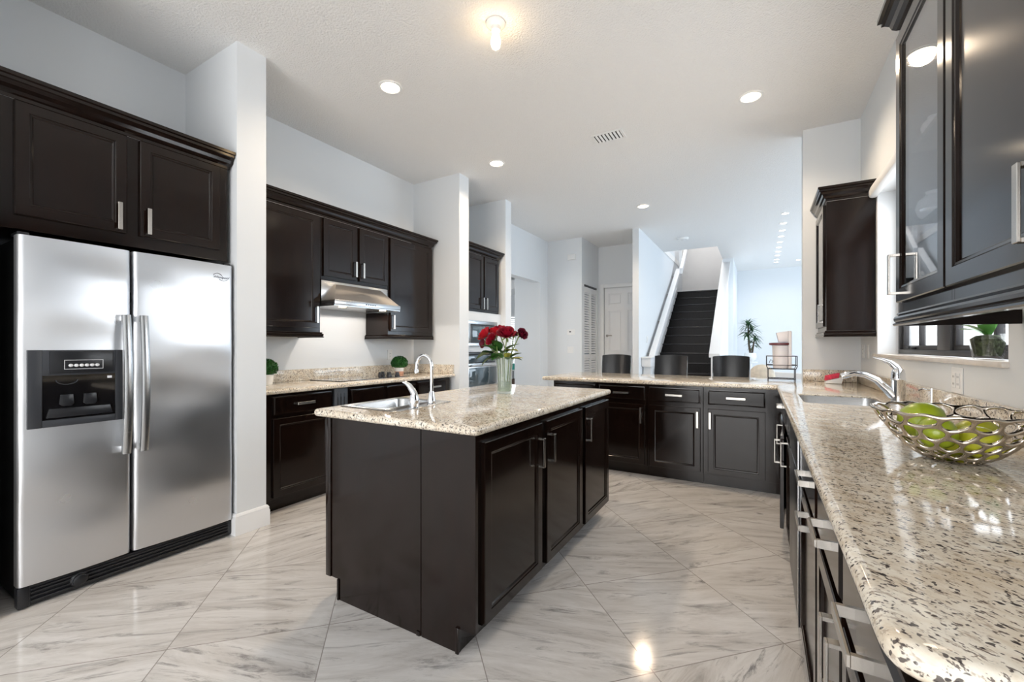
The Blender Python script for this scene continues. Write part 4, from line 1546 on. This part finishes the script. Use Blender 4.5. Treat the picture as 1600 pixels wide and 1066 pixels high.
# faucet of the right sink
gx, gy = .648, 3.06
g = thing('faucet', 'chrome single-lever faucet with low curved spout at the right sink', 'faucet', (gx, gy, ZT1))
mb = MB(); mb.lathe([(.034, .001), (.034, .010), (.030, .014), (.030, .125), (.032, .128), (.032, .140), (.030, .144), (.030, .165), (.024, .187), (.012, .198)], (gx, gy, ZT1), 24)
obj('body', mb, 'chrome', g)
mb = MB(); mb.tube([(gx - .02, gy, ZT1 + .04), (gx - .045, gy, ZT1 + .075), (gx - .09, gy, ZT1 + .125), (gx - .14, gy, ZT1 + .152), (gx - .19, gy, ZT1 + .160), (gx - .225, gy, ZT1 + .148), (gx - .245, gy, ZT1 + .140)], [.024, .022, .018, .016, .016, .018, .017], 14)
obj('spout', mb, 'chrome', g)
mb = MB(); mb.tube([(gx + .006, gy, ZT1 + .165), (gx - .004, gy + .006, ZT1 + .192), (gx - .03, gy + .012, ZT1 + .222), (gx - .065, gy + .02, ZT1 + .240), (gx - .10, gy + .028, ZT1 + .250)], [.024, .021, .013, .009, .004], 12)
obj('lever', mb, 'chrome', g)
t = thing('soap_dispenser', 'small chrome dispenser with thin stem behind the fruit bowl', 'soap dispenser', (.690, 2.70, ZT1))
mb = MB(); mb.lathe([(.022, .001), (.022, .008), (.015, .018), (.010, .03)], (.690, 2.70, ZT1), 16)
obj('base', mb, 'chrome', t)
mb = MB(); mb.tube([(.690, 2.70, ZT1 + .028), (.690, 2.70, ZT1 + .115)], .0045, 8)
mb.tube([(.690, 2.70, ZT1 + .105), (.66, 2.70, ZT1 + .112), (.645, 2.70, ZT1 + .104)], .004, 8)
obj('stem', mb, 'chrome', t)
# sponge
t = thing('sponge', 'red and white sponge on the counter by the backsplash corner', 'sponge', (.535, 4.50, ZT1))
mb = MB(); mb.hexa([(.475, 4.47, ZT1 + .001), (.59, 4.47, ZT1 + .001), (.59, 4.54, ZT1 + .001), (.475, 4.54, ZT1 + .001), (.485, 4.47, ZT1 + .022), (.60, 4.47, ZT1 + .055), (.60, 4.54, ZT1 + .055), (.485, 4.54, ZT1 + .022)])
obj('pad', mb, 'white', t, smooth=0)
mb = MB(); mb.hexa([(.478, 4.468, ZT1 + .024), (.57, 4.468, ZT1 + .050), (.57, 4.542, ZT1 + .050), (.478, 4.542, ZT1 + .024), (.483, 4.466, ZT1 + .062), (.575, 4.466, ZT1 + .088), (.575, 4.544, ZT1 + .088), (.483, 4.544, ZT1 + .062)])
obj('scourer', mb, 'red', t, smooth=0)

# ------------------------------------------------------------------ fruit bowl
bx_, by_ = .460, 1.625
random.seed(21)
mb = MB()
NC = 17
rows_t = [0, .17, .37, .58, .79, 1.0]


def bowlpt(t, a):
    r = .050 + (.171 - .050) * (t ** .80)
    z = .006 + .128 * (t ** 1.3)
    wob = 1 + .03 * math.sin(2 * a + .6)
    return (bx_ + r * math.cos(a) * wob, by_ + r * math.sin(a) * wob, ZT1 + z)


# honeycomb: zig-zag rings
V = {}
for i, t in enumerate(rows_t):
    for k in range(2 * NC):
        up = ((k + i) % 2 == 0)
        tt = t + (.035 if up else -.035) * (0 if i in (0,) else 1)
        a = 2 * PI * (k + random.uniform(-.30, .30)) / (2 * NC) + i * .04
        tt += random.uniform(-.025, .025) * (0 if i == 0 else 1)
        V[i, k] = mb.bm.verts.new(bowlpt(max(0, min(1.03, tt)), a))
for i in range(len(rows_t) - 1):
    for k in range(2 * NC):
        up_low = ((k + i) % 2 == 0)
        if up_low:      # verticals join 'up' of row i with 'down' of row i+1 at the same k
            k2 = (k + 2) % (2 * NC); k1 = (k + 1) % (2 * NC)
            mb.bm.faces.new((V[i, k], V[i, k1], V[i, k2], V[i + 1, k2], V[i + 1, k1], V[i + 1, k]))
bowl = thing('fruit_bowl', 'openwork metal fruit bowl on the right counter', 'bowl', (bx_, by_, ZT1))
lat = obj('lattice', mb, 'bowlmetal', bowl)
md = lat.modifiers.new('w', 'WIREFRAME'); md.thickness = .0145; md.use_even_offset = False; md.use_boundary = True
md = lat.modifiers.new('s', 'SUBSURF'); md.levels = 2; md.render_levels = 2
bpy.context.view_layer.update()
apply_mods(lat, 80)
mb = MB(); mb.lathe([(.058, .001), (.060, .005), (.055, .009), (.02, .008)], (bx_, by_, ZT1), 28)
obj('base', mb, 'bowlmetal', bowl)
fruits = [((-.055, .040, .100), (.058, .050, .048), 'fruitg', 'largest green fruit on top of the pile in the bowl', .5),
          ((-.045, -.045, .080), (.046, .043, .042), 'fruitg', 'green fruit at the front left of the bowl', 1.2),
          ((.035, -.045, .062), (.050, .040, .040), 'fruity', 'yellow-green fruit at the front of the bowl', 2.2),
          ((.055, .040, .068), (.052, .042, .040), 'fruity', 'yellow-green fruit at the back right of the bowl', .2),
          ((-.005, .0, .048), (.040, .036, .036), 'fruity', 'yellow-green fruit at the bottom under the others', .9)]
for (d, s, m, lab, rz_) in fruits:
    mb = MB()
    q = Matrix.Rotation(rz_, 3, 'Z') @ Matrix.Rotation(R(65), 3, 'Y')
    mb.ell((bx_ + d[0], by_ + d[1], ZT1 + d[2]), s[1], s[2], s[0], 22, 14, rot=q, taper=.12)
    single('fruit', mb, m, lab, 'fruit', (bx_ + d[0], by_ + d[1], ZT1 + d[2]), 'fruit in the openwork bowl', smooth=80)

# ------------------------------------------------------------------ right uppers
UX = .450
# near double cabinet with a glass door at its far end
nc, fn = cabinet('wall_cabinet', 'near wall cabinet with glass door and dark wood doors over the right counter', 'cabinet', (UX, 2.075), RU, RN, 1.475, 1.35, 2.375, .303,
    [('glass', .012, .484, 1.385, 2.352, ('v', .050, 1.485)), ('door', .496, .978, 1.385, 2.352, ('v', .944, 1.485)), ('door', .990, 1.465, 1.385, 2.352, ('v', 1.435, 1.485))], body=False)
mb = MB()
for (a0, a1, b0, b1, c0, c1) in ((.001, .018, 1.35, 2.375, -.302, 0), (.474, .492, 1.35, 2.375, -.302, 0), (.018, .474, 1.35, 1.385, -.302, 0), (.018, .474, 2.352, 2.375, -.302, 0), (.018, .474, 1.385, 2.352, -.302, -.290), (.492, 1.474, 1.35, 2.375, -.302, 0)):
    fn.box(mb, a0, a1, b0, b1, c0, c1, .001, 1)
obj('carcass', mb, 'wood', nc)
mb = MB()
for z in (1.634, 1.922):
    fn.box(mb, .019, .473, z, z + .018, -.289, -.02)
obj('shelf', mb, 'woodin', nc)
mb = MB(); mb.sweep(RAIL, [(.752, 2.075), (UX, 2.075), (UX, .601)], 1.301, 1)
obj('light_rail', mb, 'wood', nc, smooth=18)
mb = MB(); mb.sweep(CROWN, [(.752, 2.075), (UX, 2.075), (UX, .601)], 2.376, 1)
obj('crown_moulding', mb, 'wood', nc, smooth=0)


# things behind the glass
def jug(y, z, r, lab):
    mb = MB(); mb.lathe([(r * .5, 0), (r * .85, r * .3), (r, r * .8), (r * .85, r * 1.35), (r * .45, r * 1.7), (r * .5, r * 1.9), (r * .42, r * 1.88)], (.508, y, z), 28, flute=.03, nf=8)
    single('ceramic_jar', mb, 'whitec', lab, 'jar', (.508, y, z), 'white jars in the glass cabinet')


jug(1.955, 1.6525, .050, 'white ribbed ceramic jar on the lower shelf behind the cabinet glass')
jug(1.965, 1.9405, .034, 'small white ceramic jar on the upper shelf behind the cabinet glass')

# corner cabinet
cc, fcn = cabinet('wall_cabinet', 'narrow dark wall cabinet in the corner left of the window', 'cabinet', (.452, 4.727), RU, RN, .567, 1.35, 2.368, .300,
    [('glass', .03, .535, 1.385, 2.35, ('v', .50, 1.49))], body=False)
mb = MB()
for (a0, a1, b0, b1, c0, c1) in ((.001, .020, 1.35, 2.368, -.300, 0), (.547, .566, 1.35, 2.368, -.300, 0), (.02, .547, 1.35, 1.385, -.300, 0), (.02, .547, 2.35, 2.368, -.300, 0), (.02, .547, 1.385, 2.35, -.300, -.288), (.02, .04, 1.385, 2.35, -.02, 0), (.527, .547, 1.385, 2.35, -.02, 0)):
    fcn.box(mb, a0, a1, b0, b1, c0, c1, .001, 1)
obj('carcass', mb, 'wood', cc)
mb = MB()
for z in (1.70, 2.03):
    fcn.box(mb, .021, .546, z, z + .018, -.287, -.022)
obj('shelf', mb, 'woodin', cc)
mb = MB(); mb.sweep(RAIL, [(.752, 4.160), (.452, 4.160), (.452, 4.727)], 1.301, -1)
obj('light_rail', mb, 'wood', cc, smooth=18)
mb = MB(); mb.sweep(CROWN, [(.752, 4.160), (.452, 4.160), (.452, 4.727)], 2.369, -1)
obj('crown_moulding', mb, 'wood', cc, smooth=0)

plate('wall_outlet', 'white outlet plate just above the backsplash behind the fruit bowl', 'outlet', (XR, 2.62, 1.075), (0, -1, 0), (-1, 0, 0), .118, .115)
plate('wall_outlet', 'white outlet plate left of its twin in the corner under the narrow cabinet', 'outlet', (XR, 4.60, 1.185), (0, -1, 0), (-1, 0, 0), .07, .115)
plate('light_switch', 'white switch plate right of its twin, between corner and window sill', 'switch', (XR, 4.42, 1.185), (0, -1, 0), (-1, 0, 0), .07, .115, 'switch')

# orchid on the sill
ox, oy, oz = .806, 2.49, 1.171
t = thing('potted_orchid', 'orchid plant in a clear glass pot on the window sill', 'plant', (ox, oy, oz))
mb = MB(); mb.lathe([(.040, .001), (.043, .004), (.060, .105), (.057, .105), (.041, .014)], (ox, oy, oz), 28)
obj('glass_pot', mb, 'glass', t)
mb = MB(); mb.lathe([(.036, .016), (.042, .03), (.052, .085), (.035, .098), (.01, .102)], (ox, oy, oz), 24)
obj('moss', mb, 'moss', t, smooth=0)
mb = MB()
for (d, ln, w_) in (((-.25, -.5, .8), .12, .05), ((-.3, .7, .6), .12, .05), ((.0, -.3, 1), .12, .045), ((-.6, .1, .8), .11, .045), ((.0, .4, 1.0), .13, .045)):
    leafblade(mb, (ox, oy, oz + .095), d, (0, 0, 1), ln, w_, .45, 7)
obj('leaves', mb, 'orchidleaf', t, smooth=60)
mb = MB(); mb.tube([(ox, oy + .01, oz + .09), (ox - .005, oy + .04, oz + .2), (ox, oy + .05, oz + .36), (ox - .01, oy + .02, oz + .46)], .003, 6)
obj('stem', mb, 'bark', t)


# ------------------------------------------------------------------ bar stools
def stool(x, y, label):
    t = thing('bar_stool', label, 'bar stool', (x, y, 0), 'bar stools at the peninsula')
    W2 = .182
    # backrest: curved in plan and leaning, seen from the front over the counter
    def shell(off, zs, y0):
        rs = []
        for i in range(len(zs)):
            tz = i / (len(zs) - 1)
            row = []
            for j in range(11):
                s = j / 10 * 2 - 1
                w_ = W2 * (1 - .04 * (1 - tz) + (.0 if tz < .95 else -.02))
                yy = y0 + .05 * tz - .035 * s * s + off
                row.append((x + s * w_, y + yy, zs[i] - (.012 * s * s if tz > .9 else 0)))
            rs.append(row)
        return rs
    zs = [.70 + i * .425 / 8 for i in range(9)]
    fr_, bk = shell(-.012, zs, .20), shell(.012, zs, .20)
    mb = MB()
    loop = [f_ + b_[::-1] for f_, b_ in zip(fr_, bk)]
    mb.rings(loop)
    obj('backrest', mb, 'leather', t, smooth=50)
    mb = MB()
    for s in (-1, 1):
        mb.tube([(x + s * (W2 + .003), y + .165 + .05 * k / 6, .68 + .43 * k / 6) for k in range(7)], .006, 6)
    obj('back_frame', mb, 'chrome', t)
    mb = MB(); mb.box(x - .19, x + .19, y - .19, y + .20, .62, .69, .02, 3)
    obj('seat', mb, 'leather', t)
    for sx in (-1, 1):
        for sy in (-1, 1):
            mb = MB(); mb.tube([(x + sx * .20, y + sy * .19, .0), (x + sx * .165, y + sy * .165, .62)], .012, 8)
            obj('leg', mb, 'chrome', t)
    mb = MB()
    q = [(x - .19, y - .183), (x + .19, y - .183), (x + .19, y + .183), (x - .19, y + .183)]
    for a, b in zip(q, q[1:] + q[:1]):
        mb.tube([(a[0], a[1], .22), (b[0], b[1], .22)], .008, 6)
    obj('footrest', mb, 'chrome', t)


stool(-1.60, 5.22, 'black leather bar stool in front of the white hall door')
stool(-.935, 5.22, 'black leather bar stool in front of the left of the stairs')
stool(-.285, 5.22, 'black leather bar stool right of the stairs near the floor plant')

# ------------------------------------------------------------------ wire rack and container on the bar
rx, ry = .165, 4.56
t = thing('wire_rack', 'two-tier dark wire rack at the corner of the bar counter', 'rack', (rx, ry, ZT1))
mb = MB()
w_, d_ = .115, .085
for sx in (-1, 1):
    for sy in (-1, 1):
        mb.tube([(rx + sx * (w_ - .012), ry + sy * (d_ - .01), ZT1 + .001), (rx + sx * (w_ - .012), ry + sy * (d_ - .01), ZT1 + .105), (rx + sx * w_, ry + sy * d_, ZT1 + .135), (rx + sx * w_, ry + sy * d_, ZT1 + .225)], .0038, 6)
obj('frame', mb, 'wire', t)
mb = MB()


def loopw(z, ww, dd, r=.0035):
    q = [(rx - ww, ry - dd, z), (rx + ww, ry - dd, z), (rx + ww, ry + dd, z), (rx - ww, ry + dd, z)]
    for a, b in zip(q, q[1:] + q[:1]):
        mb.tube([a, b], r, 6)


for z, ww, dd in ((ZT1 + .225, w_, d_), (ZT1 + .145, w_, d_), (ZT1 + .110, w_ - .012, d_ - .01)):
    loopw(z, ww, dd)
for k in range(8):
    xx = rx - w_ + .03 + k * .024
    mb.tube([(xx, ry - d_ + .01, ZT1 + .110), (xx, ry + d_ - .01, ZT1 + .110)], .0018, 5)
mb.tube([(rx - w_ + .02, ry - d_, ZT1 + .165), (rx - w_ + .03, ry - d_, ZT1 + .195), (rx - w_ + .05, ry - d_, ZT1 + .18), (rx - w_ + .04, ry - d_, ZT1 + .168)], .003, 5)
obj('basket', mb, 'wire', t)
mb = MB(); loopw(ZT1 + .022, w_ - .012, d_ - .01, .0045)
for k in range(8):
    xx = rx - w_ + .03 + k * .024
    mb.tube([(xx, ry - d_ + .01, ZT1 + .022), (xx, ry + d_ - .01, ZT1 + .022)], .0018, 5)
obj('lower_shelf', mb, 'wire', t)
cx, cy = .165, 4.57
t = thing('container', 'tall pale pink container with dark red band standing in the wire rack', 'container', (cx, cy, ZT1 + .115))
mb = MB(); mb.lathe([(.055, .001), (.060, .02), (.066, .20), (.066, .205)], (cx - .005, cy, ZT1 + .115), 24)
obj('body', mb, 'pink', t)
mb = MB(); mb.box(cx + .052, cx + .078, cy - .045, cy + .045, ZT1 + .116, ZT1 + .45, .008)
obj('back_column', mb, 'pink', t)
mb = MB(); mb.lathe([(.060, .2055), (.083, .212), (.083, .228), (.05, .232)], (cx - .012, cy, ZT1 + .115), 24)
obj('lid', mb, 'maroon', t)
mb = MB(); mb.prism([(cx - .022, ZT1 + .35), (cx + .054, ZT1 + .35), (cx + .054, ZT1 + .452), (cx - .040, ZT1 + .435)], 'y', cy - .05, cy + .05, .008, 2)
obj('hopper', mb, 'pink', t)

# ------------------------------------------------------------------ hall wall fittings
t = thing('siren_box', 'white alarm box high on the hall wall', 'alarm', (-2.985, 7.34, 2.86))
mb = MB(); mb.box(-3.065, -2.905, 7.295, 7.3395, 2.815, 2.915, .008, 3)
obj('housing', mb, 'white', t)
mb = MB()
for k in range(5):
    mb.box(-3.04, -2.93, 7.2940, 7.2948, 2.83 + k * .015, 2.834 + k * .015)
obj('grille', mb, 'white', t, smooth=0)
plate('thermostat', 'white thermostat on the hall wall beside the louvred door', 'thermostat', (-3.01, 7.34, 1.49), (1, 0, 0), (0, -1, 0), .15, .105, 'thermo')
plate('light_switch', 'white double switch plate below the thermostat', 'switch', (-3.02, 7.34, 1.165), (1, 0, 0), (0, -1, 0), .118, .118, 'switch')
plate('light_switch', 'white switch plate on the wall beside the stair rail', 'switch', (-1.755, 7.85, 1.35), (0, 1, 0), (1, 0, 0), .072, .118, 'switch')

# ------------------------------------------------------------------ living room pieces
# floor plant on a pedestal
px_, py_ = -.19, 11.2
t = thing('plant_stand', 'white pedestal carrying the leafy plant by the far wall', 'stand', (px_, py_, 0))
mb = MB(); mb.lathe([(.17, 0), (.17, .02), (.03, .05), (.03, .84), (.14, .86), (.14, .88)], (px_, py_, 0), 24)
obj('pedestal', mb, 'trim', t)
t = thing('potted_plant', 'tall leafy green plant in a white round pot near the far wall', 'plant', (px_, py_, .881))
mb = MB(); mb.lathe([(.07, 0), (.115, .05), (.13, .12), (.115, .20), (.11, .20), (.10, .17)], (px_, py_, .881), 28)
obj('pot', mb, 'whitec', t)
mb = MB()
mb.tube([(px_, py_, 1.05), (px_ - .03, py_, 1.25), (px_ - .045, py_, 1.50), (px_ - .05, py_, 1.70)], [.025, .022, .018, .014], 8)
mb.tube([(px_ + .03, py_, 1.05), (px_ + .05, py_, 1.22), (px_ + .07, py_, 1.36)], [.02, .018, .012], 8)
obj('trunk', mb, 'bark', t)
random.seed(5)
mb = MB()
for (cx_, cz_, n_, ln) in ((px_ - .05, 1.72, 34, .27), (px_ + .03, 1.58, 30, .27), (px_ - .08, 1.50, 26, .25), (px_ + .08, 1.42, 30, .25), (px_ + .06, 1.28, 18, .24)):
    for i in range(n_):
        a = random.uniform(0, 2 * PI); el = random.uniform(-.1, 1.3)
        d = Vector((math.cos(a) * math.cos(el), math.sin(a) * math.cos(el), math.sin(el)))
        leafblade(mb, (cx_, py_, cz_ + random.uniform(-.05, .05)), d, (0, 0, 1), .8 * ln * random.uniform(.7, 1.0), .032, .75, 6)
obj('foliage', mb, 'dracaena', t, smooth=60)
# sofa with cushion
sx0, sy0 = .15, 6.9
t = thing('armchair', 'white upholstered armchair behind the bar, right of the third stool', 'armchair', (.25, 7.0, 0))
mb = MB(); mb.box(-.05, .75, 6.7, 7.4, .12, .45, .05, 3)
obj('seat', mb, 'whitefab', t)
mb = MB(); mb.hexa([(-.06, 7.36, .2), (.76, 7.36, .2), (.76, 7.50, .2), (-.06, 7.50, .2), (-.06, 7.42, .86), (.76, 7.42, .82), (.76, 7.56, .82), (-.06, 7.56, .86)])
obj('backrest', mb, 'whitefab', t)
for x in (-.16, .70):
    mb = MB(); mb.box(x, x + .11, 6.7, 7.45, .12, .64, .03, 3)
    obj('arm', mb, 'whitefab', t)
for (x, y) in ((-.10, 6.76), (.74, 6.76), (-.10, 7.40), (.74, 7.40)):
    mb = MB(); mb.tube([(x, y, 0), (x, y, .12)], .02, 8)
    obj('leg', mb, 'black', t)
mb = MB(); mb.ell((.02, 7.24, .80), .17, .07, .17, 20, 12, rot=Matrix.Rotation(R(-18), 3, 'X') @ Matrix.Rotation(R(12), 3, 'Y'))
single('cushion', mb, 'cream', 'cream cushion leaning on the white armchair', 'cushion', (.02, 7.24, .80), smooth=80)

# side room: little table with a teal box and a basket
t = thing('side_table', 'small glass side table in the room through the left opening', 'table', (-4.66, 8.35, 0))
mb = MB(); mb.box(-4.95, -4.40, 8.15, 8.55, .69, .71, .003)
obj('tabletop', mb, 'whitec', t)
for (x, y) in ((-4.92, 8.18), (-4.43, 8.18), (-4.92, 8.52), (-4.43, 8.52)):
    mb = MB(); mb.tube([(x, y, 0), (x, y, .69)], .012, 8)
    obj('leg', mb, 'wire', t)
mb = MB(); mb.box(-4.80, -4.58, 8.25, 8.42, .711, .85, .01)
single('storage_box', mb, 'teal', 'teal box on the side table seen through the left opening', 'box', (-4.70, 8.33, .711))
mb = MB(); mb.lathe([(.16, 0), (.19, .05), (.20, .5), (.19, .5), (.17, .06)], (-4.62, 8.34, .001), 24)
single('wicker_basket', mb, 'brownfab', 'brown basket below the side table through the left opening', 'basket', (-4.62, 8.34, .001))

# ------------------------------------------------------------------ ceiling fixtures


def downlight(x, y, r, label, lens, power, col, group):
    t = thing('downlight', label, 'ceiling light', (x, y, CZ), group)
    mb = MB(); mb.lathe([(r, -.001), (r, -.006), (r * .92, -.010), (r * .80, -.008), (r * .78, -.002)], (x, y, CZ), 28, False, False)
    obj('trim_ring', mb, 'white', t)
    mb = MB(); mb.lathe([(r * .79, -.0025), (r * .6, -.0045), (.001, -.005)], (x, y, CZ), 24, False, False)
    obj('lens', mb, lens, t)
    if power:
        l = bpy.data.lights.new('downlight_lamp', 'SPOT'); l.energy = power; l.color = col; l.spot_size = R(150); l.spot_blend = .6; l.shadow_soft_size = r * .7
        o = bpy.data.objects.new('downlight_lamp', l); C.objects.link(o); o.location = (x, y, CZ - .02)


WARM = (1.0, .79, .57)
for (x, y, lab) in ((-2.445, 2.358, 'round recessed downlight above the cooktop side, left of the bare bulb'), (-.065, 3.885, 'round recessed downlight above the right counter corner'),
                    (-2.466, 3.914, 'round recessed downlight near the oven pillar'), (-1.428, 6.147, 'round recessed downlight over the hall beyond the bar')):
    downlight(x, y, .088, lab, 'lampw', 48, WARM, 'kitchen downlights')
ys = [7.541, 8.131, 8.612, 9.065, 9.561, 10.057, 10.487, 10.933, 11.448, 11.775]
od_ = ['nearest', 'second nearest', 'third nearest', 'fourth nearest', 'fifth nearest', 'fifth farthest', 'fourth farthest', 'third farthest', 'second farthest', 'farthest']
for y, w_ in zip(ys, od_):
    downlight(.322, y, .055, w_ + ' small downlight of the long living-room row', 'lampc', 7, (1, .96, .9), 'row of small living-room downlights')
downlight(.75, 11.73, .05, 'single small downlight right of the row, by the wall end', 'lampc', 0, WARM, None)
# bare bulb
bx2, by2 = -1.402, 2.215
t = thing('bulb_fixture', 'bare glowing bulb in a white round ceiling holder', 'ceiling light', (bx2, by2, CZ))
mb = MB(); mb.lathe([(.060, -.001), (.060, -.010), (.052, -.020), (.030, -.028), (.026, -.050)], (bx2, by2, CZ), 28)
obj('holder', mb, 'whitec', t)
mb = MB(); mb.lathe([(.016, -.051), (.020, -.070), (.028, -.10), (.030, -.125), (.024, -.150), (.008, -.163)], (bx2, by2, CZ), 20)
obj('bulb', mb, 'bulb', t)
# vent
t = thing('air_vent', 'white slatted air vent in the kitchen ceiling', 'vent', (-1.237, 3.945, CZ))
mb = MB()
vx0, vx1, vy0, vy1 = -1.385, -1.09, 3.845, 4.045
for (a, b, c, d) in ((vx0, vx1, vy0, vy0 + .025), (vx0, vx1, vy1 - .025, vy1), (vx0, vx0 + .025, vy0 + .025, vy1 - .025), (vx1 - .025, vx1, vy0 + .025, vy1 - .025)):
    mb.box(a, b, c, d, CZ - .009, CZ - .001, .002, 1)
obj('frame', mb, 'white', t)
mb = MB(); mb.box(vx0 + .02, vx1 - .02, vy0 + .02, vy1 - .02, CZ - .0025, CZ - .001)
obj('backing', mb, 'blackmat', t, smooth=0)
for k in range(7):
    x = vx0 + .040 + k * .034
    mb = MB(); mb.hexa([(x, vy0 + .025, CZ - .012), (x + .003, vy0 + .025, CZ - .012), (x + .003, vy1 - .025, CZ - .012), (x, vy1 - .025, CZ - .012), (x + .014, vy0 + .025, CZ - .003), (x + .017, vy0 + .025, CZ - .003), (x + .017, vy1 - .025, CZ - .003), (x + .014, vy1 - .025, CZ - .003)])
    obj('slat', mb, 'white', t, smooth=0)
t = thing('smoke_detector', 'flat white smoke detector on the ceiling before the stairs', 'smoke detector', (-1.222, 8.322, CZ))
mb = MB(); mb.lathe([(.10, -.001), (.10, -.015), (.085, -.034), (.03, -.038)], (-1.222, 8.322, CZ), 28)
obj('housing', mb, 'white', t)
mb = MB(); mb.lathe([(.03, -.0385), (.028, -.043), (.01, -.044)], (-1.222, 8.322, CZ), 16)
obj('sensor_cap', mb, 'white', t)
